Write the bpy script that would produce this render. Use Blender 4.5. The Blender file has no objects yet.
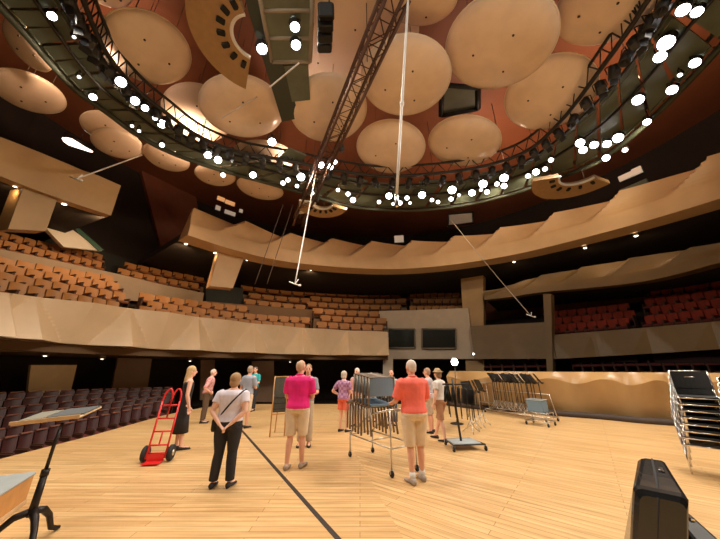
import bpy, bmesh, math, random
from mathutils import Vector, Matrix
random.seed(7)
R_ = math.radians
SC = bpy.context.scene
COL = SC.collection

# ------------------------------------------------------------------ camera, world, exposure
FPX = 275.0
PITCH = math.atan(98.5 / FPX)
CAMP = Vector((0, 0, 1.66))
cam_d = bpy.data.cameras.new('camera')
cam_d.sensor_width = 36.0
cam_d.lens = FPX / 720 * 36
cam_d.clip_start = 0.05
cam_d.clip_end = 200
cam = bpy.data.objects.new('camera', cam_d)
cam.location = CAMP
cam.rotation_euler = (math.pi / 2 + PITCH, 0, 0)
COL.objects.link(cam)
SC.camera = cam
SC.view_settings.view_transform = 'Standard'
SC.view_settings.look = 'None'
SC.view_settings.gamma = 1
SC.view_settings.use_curve_mapping = False
SC.view_settings.exposure = 0.0
W = bpy.data.worlds.new('world')
SC.world = W
W.use_nodes = True
W.node_tree.nodes['Background'].inputs[0].default_value = (1.0, 0.75, 0.5, 1)
W.node_tree.nodes['Background'].inputs[1].default_value = 0.004
SPOT_W = 340.0        # each live stage spotlight
OUT_W = 700.0         # added uplights on the outer rail, washing the ceiling over the balconies
UP_W = 480.0          # lamps added on top of the lighting ring, washing the cloud panels and ceiling
WASH_W = 230.0        # ring lamps turned outward to the balcony fronts
DOWN_W = 200.0         # small soffit downlights

# ------------------------------------------------------------------ pixel rays onto real surfaces
cp, sp = math.cos(PITCH), math.sin(PITCH)
def ray(px, py):
    x = (px - 360) / FPX; y = (269.5 - py) / FPX
    return Vector((x, cp - sp * y, sp + cp * y))
def Pz(px, py, z):
    r = ray(px, py); return CAMP + r * ((z - 1.66) / r.z)
def Py(px, py, Y):
    r = ray(px, py); return CAMP + r * (Y / r.y)
def Pc(px, py, C, R):
    r = ray(px, py)
    A = r.x ** 2 + r.y ** 2; B = -2 * (r.x * C[0] + r.y * C[1]); Q = C[0] ** 2 + C[1] ** 2 - R * R
    return CAMP + r * ((-B + math.sqrt(max(B * B - 4 * A * Q, 0))) / 2 / A)
CL = (1.0, 8.0)       # centre of the stage / lower balconies
CU = (1.5, 5.0)       # centre of the upper balcony

ORD = ['zeroth', 'first', 'second', 'third', 'fourth', 'fifth', 'sixth', 'seventh', 'eighth', 'ninth', 'tenth', 'eleventh',
       'twelfth', 'thirteenth', 'fourteenth', 'fifteenth', 'sixteenth', 'seventeenth', 'eighteenth', 'nineteenth']
TENS = {2: 'twenty', 3: 'thirty', 4: 'forty', 5: 'fifty', 6: 'sixty', 7: 'seventy'}
TENTH = {2: 'twentieth', 3: 'thirtieth', 4: 'fortieth', 5: 'fiftieth', 6: 'sixtieth', 7: 'seventieth'}
def ordn(k):
    if k < 20: return ORD[k]
    return TENTH[k // 10] if k % 10 == 0 else TENS[k // 10] + '-' + ORD[k % 10]

# ------------------------------------------------------------------ materials
def mat(name, col, rough=0.6, metal=0.0, noise=0.0, scale=6.0, bump=0.0, emit=None, es=0.0, coat=0.0, spec=0.5, trans=0.0, alpha=1.0):
    m = bpy.data.materials.new(name); m.use_nodes = True
    nt = m.node_tree; b = nt.nodes['Principled BSDF']
    c = (col[0], col[1], col[2], 1)
    b.inputs['Base Color'].default_value = c
    b.inputs['Roughness'].default_value = rough
    b.inputs['Metallic'].default_value = metal
    b.inputs['Specular IOR Level'].default_value = spec
    b.inputs['Coat Weight'].default_value = coat
    b.inputs['Transmission Weight'].default_value = trans
    if emit:
        b.inputs['Emission Color'].default_value = (*emit, 1); b.inputs['Emission Strength'].default_value = es
    if noise or bump:
        tc = nt.nodes.new('ShaderNodeTexCoord'); n = nt.nodes.new('ShaderNodeTexNoise')
        n.inputs['Scale'].default_value = scale; n.inputs['Detail'].default_value = 4
        nt.links.new(tc.outputs['Object'], n.inputs['Vector'])
        if noise:
            r = nt.nodes.new('ShaderNodeValToRGB')
            r.color_ramp.elements[0].position = 0.3; r.color_ramp.elements[1].position = 0.7
            r.color_ramp.elements[0].color = tuple(max(0, v * (1 - noise)) for v in col) + (1,)
            r.color_ramp.elements[1].color = tuple(min(1, v * (1 + noise)) for v in col) + (1,)
            nt.links.new(n.outputs['Fac'], r.inputs['Fac']); nt.links.new(r.outputs['Color'], b.inputs['Base Color'])
        if bump:
            bp = nt.nodes.new('ShaderNodeBump'); bp.inputs['Strength'].default_value = bump; bp.inputs['Distance'].default_value = 0.03
            nt.links.new(n.outputs['Fac'], bp.inputs['Height']); nt.links.new(bp.outputs['Normal'], b.inputs['Normal'])
    return m

def plank_mat():
    m = bpy.data.materials.new('stage_planks'); m.use_nodes = True
    nt = m.node_tree; b = nt.nodes['Principled BSDF']; N = nt.nodes.new; L = nt.links.new
    tc = N('ShaderNodeTexCoord')
    def planks(rot):
        mp = N('ShaderNodeMapping'); mp.inputs['Rotation'].default_value = (0, 0, rot)
        L(tc.outputs['Object'], mp.inputs['Vector'])
        br = N('ShaderNodeTexBrick'); br.inputs['Scale'].default_value = 1.0
        br.inputs['Brick Width'].default_value = 2.4; br.inputs['Row Height'].default_value = 0.11
        br.inputs['Mortar Size'].default_value = 0.004; br.inputs['Mortar Smooth'].default_value = 0.3
        br.inputs['Color1'].default_value = (0.80, 0.53, 0.25, 1); br.inputs['Color2'].default_value = (0.70, 0.43, 0.185, 1)
        br.inputs['Mortar'].default_value = (0.36, 0.17, 0.055, 1)
        L(mp.outputs['Vector'], br.inputs['Vector'])
        st = N('ShaderNodeMapping'); st.inputs['Scale'].default_value = (0.5, 7, 1); L(mp.outputs['Vector'], st.inputs['Vector'])
        nz = N('ShaderNodeTexNoise'); nz.inputs['Scale'].default_value = 2.2; nz.inputs['Detail'].default_value = 5
        L(st.outputs['Vector'], nz.inputs['Vector'])
        rr = N('ShaderNodeValToRGB'); rr.color_ramp.elements[0].position = 0.3; rr.color_ramp.elements[1].position = 0.72
        rr.color_ramp.elements[0].color = (0.72, 0.68, 0.62, 1); rr.color_ramp.elements[1].color = (1.08, 1.08, 1.1, 1)
        L(nz.outputs['Fac'], rr.inputs['Fac'])
        mx = N('ShaderNodeMix'); mx.data_type = 'RGBA'; mx.blend_type = 'MULTIPLY'; mx.inputs[0].default_value = 1
        L(br.outputs['Color'], mx.inputs[6]); L(rr.outputs['Color'], mx.inputs[7])
        return mx.outputs[2]
    a = planks(0.0); c = planks(R_(38))
    sx = N('ShaderNodeSeparateXYZ'); L(tc.outputs['Object'], sx.inputs[0])
    # laying direction changes right of the cable track (x > 0.3 + y*-0.1)
    ad = N('ShaderNodeMath'); ad.operation = 'MULTIPLY_ADD'; ad.inputs[1].default_value = 0.18; ad.inputs[2].default_value = -0.9
    L(sx.outputs['Y'], ad.inputs[0])
    sm = N('ShaderNodeMath'); sm.operation = 'ADD'; L(ad.outputs[0], sm.inputs[0]); L(sx.outputs['X'], sm.inputs[1])
    gt = N('ShaderNodeMath'); gt.operation = 'GREATER_THAN'; gt.inputs[1].default_value = 0.2; L(sm.outputs[0], gt.inputs[0])
    mx = N('ShaderNodeMix'); mx.data_type = 'RGBA'
    L(gt.outputs[0], mx.inputs[0]); L(a, mx.inputs[6]); L(c, mx.inputs[7])
    L(mx.outputs[2], b.inputs['Base Color'])
    b.inputs['Roughness'].default_value = 0.38
    b.inputs['Coat Weight'].default_value = 0.25; b.inputs['Coat Roughness'].default_value = 0.3
    return m

def plaid_mat(name, c1, c2):
    m = bpy.data.materials.new(name); m.use_nodes = True
    nt = m.node_tree; b = nt.nodes['Principled BSDF']; N = nt.nodes.new; L = nt.links.new
    tc = N('ShaderNodeTexCoord'); ck = N('ShaderNodeTexChecker'); ck.inputs['Scale'].default_value = 14
    ck.inputs['Color1'].default_value = (*c1, 1); ck.inputs['Color2'].default_value = (*c2, 1)
    L(tc.outputs['Object'], ck.inputs['Vector']); L(ck.outputs['Color'], b.inputs['Base Color']); b.inputs['Roughness'].default_value = 0.85
    return m

M = {}
M['planks'] = plank_mat()
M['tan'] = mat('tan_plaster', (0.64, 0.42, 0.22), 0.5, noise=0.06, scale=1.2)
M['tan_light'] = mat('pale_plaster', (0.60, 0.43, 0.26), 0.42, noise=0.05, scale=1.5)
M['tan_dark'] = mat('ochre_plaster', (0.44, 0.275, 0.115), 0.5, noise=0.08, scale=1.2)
M['tan_shaded'] = mat('shaded_ochre_plaster', (0.20, 0.125, 0.048), 0.5, noise=0.08, scale=1.2)  # ochre darkened so the dim light on the right is in the colour
M['stagewall'] = mat('varnished_maple_panel', (0.37, 0.215, 0.085), 0.3, noise=0.1, scale=1.0)
M['tier'] = mat('brown_grey_plaster', (0.36, 0.27, 0.18), 0.7, noise=0.05, scale=2)
M['greywall'] = mat('grey_plaster', (0.58, 0.48, 0.36), 0.7, noise=0.05, scale=2)
M['ceiling'] = mat('red_brown_ceiling', (0.22, 0.072, 0.032), 0.5, noise=0.12, scale=0.5)
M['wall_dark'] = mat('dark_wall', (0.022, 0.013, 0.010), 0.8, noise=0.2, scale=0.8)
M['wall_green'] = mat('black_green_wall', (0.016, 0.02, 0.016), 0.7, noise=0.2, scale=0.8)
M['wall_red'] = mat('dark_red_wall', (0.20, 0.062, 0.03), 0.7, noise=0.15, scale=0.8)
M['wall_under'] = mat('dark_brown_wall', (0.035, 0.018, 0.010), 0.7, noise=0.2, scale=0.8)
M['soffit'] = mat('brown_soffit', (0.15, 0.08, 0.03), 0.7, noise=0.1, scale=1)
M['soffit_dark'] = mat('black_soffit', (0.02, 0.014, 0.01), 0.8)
M['doorpanel'] = mat('tan_door', (0.62, 0.47, 0.27), 0.5, noise=0.05, scale=3)
M['browndoor'] = mat('brown_door', (0.30, 0.17, 0.09), 0.5, noise=0.05, scale=3)
M['carpet'] = mat('dark_red_carpet', (0.03, 0.012, 0.010), 0.95, noise=0.2, scale=20)
M['step'] = mat('brown_tier', (0.22, 0.13, 0.07), 0.8)
M['seat_o'] = mat('orange_lit_seat_shell', (0.42, 0.185, 0.05), 0.5, noise=0.1, scale=3)  # orange puts the warm light on the left seats into the colour
M['seat_oc'] = mat('rust_seat_cushion', (0.24, 0.08, 0.025), 0.8)
M['seat_r'] = mat('red_dim_seat_shell', (0.24, 0.036, 0.02), 0.85, noise=0.1, scale=3, spec=.15)  # same seats under dimmer light; its cast is put into this red
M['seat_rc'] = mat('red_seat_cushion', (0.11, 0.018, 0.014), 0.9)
M['seat_cap'] = mat('brown_seat_cap', (0.20, 0.075, 0.045), 0.5)
M['seat_b'] = mat('brown_seat_shell', (0.055, 0.014, 0.012), 0.5, noise=0.1, scale=3)
M['seat_f'] = mat('seat_frame', (0.07, 0.025, 0.012), 0.6)
M['disc'] = mat('cream_acrylic', (0.86, 0.68, 0.53), 0.25, noise=0.07, scale=1.6, coat=0.35)
M['disc_pale'] = mat('pale_cloud_panel', (0.80, 0.62, 0.48), 0.5, noise=0.04, scale=1)
M['disc_rim'] = mat('cream_rim', (0.86, 0.72, 0.54), 0.25)
M['screw'] = mat('dark_bolt', (0.05, 0.025, 0.015), 0.5)
M['panel'] = mat('grey_green_panel', (0.12, 0.145, 0.11), 0.4, noise=0.15, scale=2)
M['steel_dk'] = mat('dark_steel', (0.03, 0.026, 0.022), 0.5, metal=0.4)
M['rail_gr'] = mat('green_steel', (0.045, 0.055, 0.038), 0.5)
M['truss'] = mat('red_brown_truss', (0.10, 0.045, 0.025), 0.5, metal=0.3)
M['lamp_can'] = mat('black_lamp_can', (0.02, 0.02, 0.02), 0.5)
M['lens'] = mat('lit_lens', (1, 1, 1), 0.3, emit=(1, 0.96, 0.93), es=14)
M['lens_s'] = mat('lit_small_lens', (1, 1, 1), 0.3, emit=(1, 0.93, 0.85), es=5)
M['lens_w'] = mat('warm_lens', (1, 0.8, 0.6), 0.3, emit=(1, 0.85, 0.65), es=6)
M['glare_glow'] = mat('glare_strip', (1, 0.9, 0.8), 0.3, emit=(1, 0.80, 0.68), es=3)  # glow standing for light reflected off the ceiling
M['wire'] = mat('pale_cable', (0.55, 0.47, 0.40), 0.5)
M['wire_w'] = mat('white_cable', (0.8, 0.78, 0.74), 0.4)
M['wire_d'] = mat('dark_cable', (0.12, 0.08, 0.06), 0.6)
M['chrome'] = mat('chrome', (0.75, 0.73, 0.70), 0.2, metal=1)
M['alu'] = mat('aluminium', (0.62, 0.57, 0.50), 0.35, metal=0.8)
M['black'] = mat('black_plastic', (0.011, 0.011, 0.011), 0.5, spec=0.3)
M['blackg'] = mat('black_gloss_shell', (0.012, 0.013, 0.014), 0.22, coat=0.4)
M['rubber'] = mat('black_rubber', (0.02, 0.018, 0.018), 0.8)
M['iron'] = mat('dark_iron', (0.022, 0.016, 0.014), 0.45, metal=0.5)
M['wood'] = mat('orange_wood', (0.52, 0.25, 0.075), 0.4, noise=0.15, scale=6)
M['wood_lt'] = mat('blond_wood', (0.62, 0.43, 0.24), 0.45, noise=0.1, scale=8)
M['greytop'] = mat('grey_blue_top', (0.33, 0.36, 0.36), 0.6, noise=0.05)
M['paper'] = mat('paper', (0.75, 0.72, 0.66), 0.8)
M['bluepaper'] = mat('blue_grey_cover', (0.085, 0.095, 0.10), 0.7)
M['olivepaper'] = mat('olive_page', (0.24, 0.23, 0.18), 0.8)
M['red'] = mat('red_paint', (0.72, 0.02, 0.02), 0.35, coat=0.3)
M['chairblue'] = mat('grey_blue_plastic', (0.16, 0.25, 0.33), 0.5)
M['slate'] = mat('slate_board', (0.075, 0.08, 0.07), 0.6, noise=0.2, scale=20)
M['glass_dk'] = mat('dark_glass', (0.02, 0.025, 0.02), 0.12, spec=0.8)
M['glass_gr'] = mat('green_glass', (0.05, 0.12, 0.09), 0.15, spec=0.8)
M['frame'] = mat('window_frame', (0.30, 0.25, 0.18), 0.6)
M['white'] = mat('white_paint', (0.75, 0.70, 0.60), 0.55)
M['track'] = mat('black_track', (0.03, 0.02, 0.016), 0.6)
M['skin'] = mat('skin', (0.76, 0.40, 0.27), 0.55)
M['skin2'] = mat('pale_skin', (0.82, 0.48, 0.35), 0.55)
M['eye'] = mat('eye', (0.03, 0.02, 0.02), 0.3)
M['lip'] = mat('lip', (0.42, 0.12, 0.10), 0.5)
CLO = {}
def cloth(n, c):
    if n not in CLO: CLO[n] = mat(n, c, 0.85, noise=0.08, scale=9, bump=0.25)
    return CLO[n]

# ------------------------------------------------------------------ mesh helpers
class MB:
    def __init__(s): s.v = []; s.f = []; s.mi = []; s.sm = []
    def add(s, vs, fs, mi=0, sm=False):
        o = len(s.v); s.v += [tuple(v) for v in vs]
        for f in fs: s.f.append(tuple(i + o for i in f)); s.mi.append(mi); s.sm.append(sm)
        return s
    def box(s, c, d, rot=None, mi=0, taper=1.0):
        hx, hy, hz = d[0] / 2, d[1] / 2, d[2] / 2
        vs = []
        for z, t in ((-hz, 1.0), (hz, taper)):
            for x, y in ((-hx, -hy), (hx, -hy), (hx, hy), (-hx, hy)): vs.append(Vector((x * t, y * t, z)))
        if rot is not None: vs = [rot @ v for v in vs]
        c = Vector(c); vs = [v + c for v in vs]
        return s.add(vs, [(3, 2, 1, 0), (4, 5, 6, 7), (0, 1, 5, 4), (1, 2, 6, 5), (2, 3, 7, 6), (3, 0, 4, 7)], mi)
    def rbox(s, c, d, r, rot=None, mi=0, axis='z', n=3):
        """box with rounded edges round one axis"""
        hx, hy, hz = d[0] / 2, d[1] / 2, d[2] / 2
        if axis == 'z': a, b, h = hx, hy, hz
        elif axis == 'y': a, b, h = hx, hz, hy
        else: a, b, h = hy, hz, hx
        r = min(r, a * .98, b * .98); ring = []
        for qx, qy, st in ((1, 1, 0), (-1, 1, 90), (-1, -1, 180), (1, -1, 270)):
            for k in range(n + 1):
                an = R_(st + 90 * k / n); ring.append((qx * (a - r) + r * math.cos(an), qy * (b - r) + r * math.sin(an)))
        m = len(ring); vs = []
        e = min(r * .4, h * .6)
        for hh, ins in ((-h, e), (-h + e, 0), (h - e, 0), (h, e)):
            for x, y in ring:
                f = (a - ins) / a; g = (b - ins) / b
                p = (x * f, y * g, hh)
                if axis == 'y': p = (p[0], p[2], p[1])
                elif axis == 'x': p = (p[2], p[0], p[1])
                vs.append(Vector(p))
        if rot is not None: vs = [rot @ v for v in vs]
        c = Vector(c); vs = [v + c for v in vs]
        fs = [tuple(range(m))[::-1], tuple(range(3 * m, 4 * m))]
        for l in range(3):
            for k in range(m): fs.append((l * m + k, l * m + (k + 1) % m, (l + 1) * m + (k + 1) % m, (l + 1) * m + k))
        return s.add(vs, fs, mi, False)
    def tube(s, pts, r, n=8, mi=0, closed=False, cap=True):
        pts = [Vector(p) for p in pts]; m = len(pts)
        rs = r if isinstance(r, (list, tuple)) else [r] * m
        vs = []; up = None
        for i, p in enumerate(pts):
            if closed: t = pts[(i + 1) % m] - pts[i - 1]
            else: t = pts[min(i + 1, m - 1)] - pts[max(i - 1, 0)]
            if t.length < 1e-9: t = Vector((0, 0, 1))
            t.normalize()
            if up is None:
                up = Vector((0, 0, 1)) if abs(t.z) < 0.9 else Vector((1, 0, 0))
            a = t.cross(up)
            if a.length < 1e-6: a = t.orthogonal()
            a.normalize(); b = a.cross(t); up = b
            for k in range(n):
                an = 2 * math.pi * k / n; vs.append(p + (a * math.cos(an) + b * math.sin(an)) * rs[i])
        fs = []
        for i in range(m if closed else m - 1):
            j = (i + 1) % m
            for k in range(n): fs.append((i * n + k, i * n + (k + 1) % n, j * n + (k + 1) % n, j * n + k))
        if cap and not closed: fs += [tuple(range(n))[::-1], tuple(range((m - 1) * n, m * n))]
        return s.add(vs, fs, mi, True)
    def loft(s, rings, mi=0, cap=True, sm=True):
        n = len(rings[0]); vs = [v for r in rings for v in r]; fs = []
        for i in range(len(rings) - 1):
            for k in range(n): fs.append((i * n + k, i * n + (k + 1) % n, (i + 1) * n + (k + 1) % n, (i + 1) * n + k))
        if cap: fs += [tuple(range(n))[::-1], tuple(range((len(rings) - 1) * n, len(rings) * n))]
        return s.add(vs, fs, mi, sm)
    def ell(s, c, r, rot=None, n=14, m=9, mi=0):
        c = Vector(c); vs = []; fs = []
        for i in range(m + 1):
            th = math.pi * i / m
            for k in range(n):
                an = 2 * math.pi * k / n
                v = Vector((r[0] * math.sin(th) * math.cos(an), r[1] * math.sin(th) * math.sin(an), -r[2] * math.cos(th)))
                vs.append((rot @ v if rot is not None else v) + c)
        for i in range(m):
            for k in range(n): fs.append((i * n + k, i * n + (k + 1) % n, (i + 1) * n + (k + 1) % n, (i + 1) * n + k))
        return s.add(vs, fs, mi, True)
    def lathe(s, prof, n=24, T=None, mi=0, sm=True, cap=True):
        rings = []
        for r, z in prof:
            rings.append([Vector((r * math.cos(2 * math.pi * k / n), r * math.sin(2 * math.pi * k / n), z)) for k in range(n)])
        if T is not None: rings = [[T @ v for v in rg] for rg in rings]
        return s.loft(rings, mi, cap, sm)
    def mesh(s, name, mats):
        me = bpy.data.meshes.new(name)
        me.from_pydata(s.v, [], s.f)
        for m in (mats if isinstance(mats, (list, tuple)) else [mats]): me.materials.append(m)
        me.polygons.foreach_set('material_index', s.mi); me.polygons.foreach_set('use_smooth', s.sm)
        bm = bmesh.new(); bm.from_mesh(me)
        bmesh.ops.recalc_face_normals(bm, faces=bm.faces); bm.to_mesh(me); bm.free()
        me.update(); return me
    def build(s, name, mats, parent=None, label=None):
        return link(name, s.mesh(name, mats), parent, label)
def link(name, me, parent=None, label=None):
    o = bpy.data.objects.new(name, me); COL.objects.link(o)
    if parent is not None: o.parent = parent
    if label: o['label'] = label
    return o
def tag(o, label, cat, group=None, kind=None):
    o['label'] = label; o['category'] = cat
    if group: o['group'] = group
    if kind: o['kind'] = kind
    return o
def thing(name, label, cat, loc=(0, 0, 0), rz=0.0, group=None):
    o = bpy.data.objects.new(name, None); COL.objects.link(o); o.empty_display_size = 0.1
    o.location = loc; o.rotation_euler = (0, 0, rz)
    return tag(o, label, cat, group)
def struct(o, label, cat='room structure'):
    o['kind'] = 'structure'; o['label'] = label; o['category'] = cat; return o
def dup(root, loc, rz, label, group=None, rot=None):
    r = root.copy(); COL.objects.link(r); r.location = loc; r.rotation_euler = rot if rot else (0, 0, rz); r['label'] = label
    if group: r['group'] = group
    for ch in list(root.children):
        c = ch.copy(); COL.objects.link(c); c.parent = r
        for g in list(ch.children):
            d = g.copy(); COL.objects.link(d); d.parent = c
    return r
def RZ(a): return Matrix.Rotation(a, 3, 'Z')
def RX(a): return Matrix.Rotation(a, 3, 'X')
def RY(a): return Matrix.Rotation(a, 3, 'Y')
def dense(pts, n):
    """n samples along a pixel polyline, smoothed (Catmull-Rom)"""
    P = [Vector((*p, 0)) if len(p) == 2 else Vector(p) for p in pts]
    out = []
    for i in range(n):
        t = i / (n - 1) * (len(P) - 1); k = min(int(t), len(P) - 2); u = t - k
        p0, p1, p2, p3 = P[max(k - 1, 0)], P[k], P[k + 1], P[min(k + 2, len(P) - 1)]
        out.append(0.5 * (2 * p1 + (p2 - p0) * u + (2 * p0 - 5 * p1 + 4 * p2 - p3) * u * u + (3 * p1 - p0 - 3 * p2 + p3) * u ** 3))
    return out

# ------------------------------------------------------------------ the setting
# stage floor (platform) : traced front edge, carried on round behind the camera
edge = [Pz(*p, 0) for p in [(0, 459), (90, 436), (165, 415), (205, 407), (260, 404), (330, 404), (400, 404), (450, 405), (477, 409), (520, 412), (560, 415.5), (600, 419), (640, 423), (680, 426), (719, 430)]]
back = [Vector((11.3, 6.5, 0)), Vector((11.6, 2, 0)), Vector((10, -3, 0)), Vector((5, -6, 0)), Vector((-2, -6.5, 0)), Vector((-6, -4, 0)), Vector((-7.6, 0, 0)), Vector((-7.2, 3.5, 0))]
poly = edge + back
mb = MB()
n = len(poly)
mb.add([v for v in poly] + [v - Vector((0, 0, 0.9)) for v in poly], [tuple(range(n))[::-1], tuple(range(n, 2 * n))])
mb.add([v for v in poly] + [v - Vector((0, 0, 0.9)) for v in poly], [(i, (i + 1) % n, n + (i + 1) % n, n + i) for i in range(n)], 1)
struct(mb.build('floor', [M['planks'], M['wall_under']]), 'glossy blond wooden plank stage floor', 'stage floor')
mb = MB(); mb.lathe([(0.01, -0.9), (19.4, -0.9), (19.4, -0.95), (0.01, -0.95)], 72, Matrix.Translation((CL[0], CL[1], 0)), sm=False)
struct(mb.build('floor_house', M['carpet']), 'dark carpeted hall floor below the stage', 'hall floor')

def ringwall(name, m, z0, z1, a0, a1, label, R=19.0, th=0.3, C=CL, n=60):
    mb = MB(); rings = []
    for i in range(n + 1):
        a = R_(a0 + (a1 - a0) * i / n); d = Vector((math.cos(a), math.sin(a), 0)); c = Vector((C[0], C[1], 0))
        rings.append([c + d * R + Vector((0, 0, z0)), c + d * (R + th) + Vector((0, 0, z0)), c + d * (R + th) + Vector((0, 0, z1)), c + d * R + Vector((0, 0, z1))])
    mb.loft(rings, sm=False)
    return struct(mb.build(name, m), label, 'wall')
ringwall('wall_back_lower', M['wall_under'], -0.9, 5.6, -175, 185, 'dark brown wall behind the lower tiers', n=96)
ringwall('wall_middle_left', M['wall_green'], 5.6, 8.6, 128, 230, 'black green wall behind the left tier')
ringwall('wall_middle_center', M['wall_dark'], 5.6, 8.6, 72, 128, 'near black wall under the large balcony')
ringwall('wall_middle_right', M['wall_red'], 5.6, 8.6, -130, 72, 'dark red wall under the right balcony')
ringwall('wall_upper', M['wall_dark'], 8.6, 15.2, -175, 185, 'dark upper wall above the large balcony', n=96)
mb = MB(); mb.lathe([(0.01, 15.0), (19.3, 15.0), (19.3, 15.3), (0.01, 15.3)], 72, Matrix.Translation((CL[0], CL[1], 0)), sm=False)
struct(mb.build('ceiling', M['ceiling']), 'dark red brown hall ceiling above the hanging discs', 'ceiling')

def fascia(name, m, tops, bots, C, R, A, period, style, label, n=520, th=0.22, rows=12, lean=0.0, phase=0.0):
    T = dense(tops, n); B = dense(bots, n); mb = MB(); rings = []; bases = []
    for i in range(n):
        t = Pc(T[i].x, T[i].y, C, R); b = Pc(B[i].x, B[i].y, C, R)
        a = math.atan2(t.y - C[1], t.x - C[0]); dirv = Vector((math.cos(a), math.sin(a), 0))
        u = (math.degrees(a) / period + phase) % 1.0
        ring = []
        for k in range(rows + 1):
            v = k / rows
            # both ends share the azimuth of the top point so the front stays a clean sweep
            p = Vector((C[0], C[1], 0)) + dirv * R; p.z = b.z + (t.z - b.z) * v
            if style == 'peaks':
                vv = max(0, (v - 0.4) / 0.6)           # smooth band below, slanting folds above
                us = (u + 0.5 * vv) % 1.0
                g = (1 - us / 0.88) if us < 0.88 else (us - 0.88) / 0.12
                d = A * (1 - vv * g)
            elif style == 'twist':
                hw_ = 0.36 * (1 - v) + 0.015           # pyramid folds, wide at the bottom, apex at the top
                d = A * (1 - v) * max(0, 1 - abs(u - 0.5) / hw_) + A * 0.35 * max(0, 1 - abs(((u + .5) % 1) - 0.5) / 0.42) * v
            else:
                d = A * (0.5 + 0.5 * math.sin(2 * math.pi * u)) * math.sin(math.pi * min(1, v * 1.15))
            if k == 0: b0 = p.copy()
            p -= dirv * (d + lean * v)
            ring.append(p)
        top_o = ring[-1] + dirv * th; bot_o = b0 + dirv * (th + 0.1); top_o.z = ring[-1].z
        rings.append(ring + [top_o, bot_o]); bases.append([b0])
    mb.loft(rings, sm=False)
    return struct(mb.build(name, m), label, 'balcony front'), bases
def slab(name, m, rings, C, z0, z1, label, R=19.0, inset=0.1, z_is_rel=True):
    mb = MB(); rr = []
    for rg in rings[::4] + [rings[-1]]:
        p = rg[0]; a = Vector((p.x - C[0], p.y - C[1], 0)).normalized()
        q = Vector((p.x, p.y, 0)) + a * inset
        # meet the outer wall circle (centre CL)
        o = Vector((q.x - CL[0], q.y - CL[1], 0)); bq = o.dot(a); cq = o.length_squared - R * R
        e = q + a * (-bq + math.sqrt(max(bq * bq - cq, 0)))
        zz = p.z if z_is_rel else 0
        rr.append([q + Vector((0, 0, zz + z0)), e + Vector((0, 0, zz + z0)), e + Vector((0, 0, zz + z1)), q + Vector((0, 0, zz + z1))])
    mb.loft(rr, sm=False)
    return struct(mb.build(name, m), label, 'balcony floor')

# first balcony, left
_, r1 = fascia('wall_balcony_left', M['tan_light'], [(-60, 281), (0, 292), (120, 307), (240, 322), (320, 329), (388, 332)], [(-60, 330), (0, 338), (120, 347), (240, 352.5), (320, 355), (388, 355.5)],
               CL, 11.5, 0.8, 15.5, 'twist', 'wavy tan front of the left balcony, lit from above', phase=0.1)
_, r1b = fascia('trim_1', M['soffit'], [(-60, 331), (0, 339), (120, 348), (240, 353), (320, 355.5), (388, 356)], [(-60, 341), (0, 349), (120, 355), (240, 358), (320, 359.5), (388, 359.5)], CL, 11.75, 0.0, 15.5, 'wave', 'dark brown lip under the wavy left balcony front', n=80, rows=2)
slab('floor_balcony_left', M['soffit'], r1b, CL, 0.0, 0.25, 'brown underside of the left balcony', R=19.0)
# upper balcony
UT = [(187, 213), (240, 226), (300, 240), (400, 246), (500, 233), (600, 205), (680, 176), (745, 152)]
UB = [(191, 243), (240, 257), (300, 268), (400, 273), (500, 262), (600, 240), (680, 219), (745, 200)]
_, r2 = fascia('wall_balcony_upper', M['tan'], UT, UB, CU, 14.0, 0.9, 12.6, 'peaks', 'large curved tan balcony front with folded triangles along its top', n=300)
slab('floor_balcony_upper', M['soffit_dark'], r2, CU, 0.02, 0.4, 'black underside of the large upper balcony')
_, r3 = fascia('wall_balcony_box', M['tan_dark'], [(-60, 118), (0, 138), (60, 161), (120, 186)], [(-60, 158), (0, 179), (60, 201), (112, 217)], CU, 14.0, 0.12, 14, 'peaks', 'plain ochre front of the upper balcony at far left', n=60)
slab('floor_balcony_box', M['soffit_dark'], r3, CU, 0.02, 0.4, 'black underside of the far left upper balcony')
# piers that carry the upper balconies
def pier(name, quad, C, R, th, m, label, R2=None):
    P = [Pc(*quad[0], C, R), Pc(*quad[1], C, R), Pc(*quad[2], C, R2 or R), Pc(*quad[3], C, R2 or R)]
    mb = MB()
    out = []
    for p in P:
        d = Vector((p.x - C[0], p.y - C[1], 0)).normalized(); out.append(p + d * th)
    mb.add(P + out, [(0, 1, 2, 3), (7, 6, 5, 4), (0, 4, 5, 1), (1, 5, 6, 2), (2, 6, 7, 3), (3, 7, 4, 0)])
    return struct(mb.build(name, m), label, 'wall panel')
pier('wall_pier_box', [(24, 186), (58, 197), (46, 231), (8, 229)], CU, 14.1, 0.7, M['tan_dark'], 'sloping ochre pier under the far left balcony')
pier('wall_pier_left', [(219, 251), (244, 258), (233, 288), (210, 286)], CU, 14.1, 0.7, M['tan'], 'tan pier under the left end of the large balcony')
pier('wall_pier_center', [(460, 266), (483, 263), (484, 372), (466, 372)], CL, 14.2, 0.8, M['tan_dark'], 'tan pier right of the dark control windows')
pier('wall_pier_right', [(543, 294), (551, 294), (553, 374), (547, 374)], CL, 13.2, 0.5, M['tan_shaded'], 'narrow ochre pier on the right tier')
# brown red wall pieces in the gap of the upper balcony
pier('wall_gap', [(140, 165), (192, 170), (210, 286), (165, 262)], CL, 18.6, 0.3, M['wall_red'], 'brown red wall in the gap between the upper balconies')
pier('wall_recess', [(455, 250), (395, 262), (388, 300), (456, 300)], CL, 18.6, 0.3, M['wall_red'], 'dark red wall panel behind the far seats')
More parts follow.
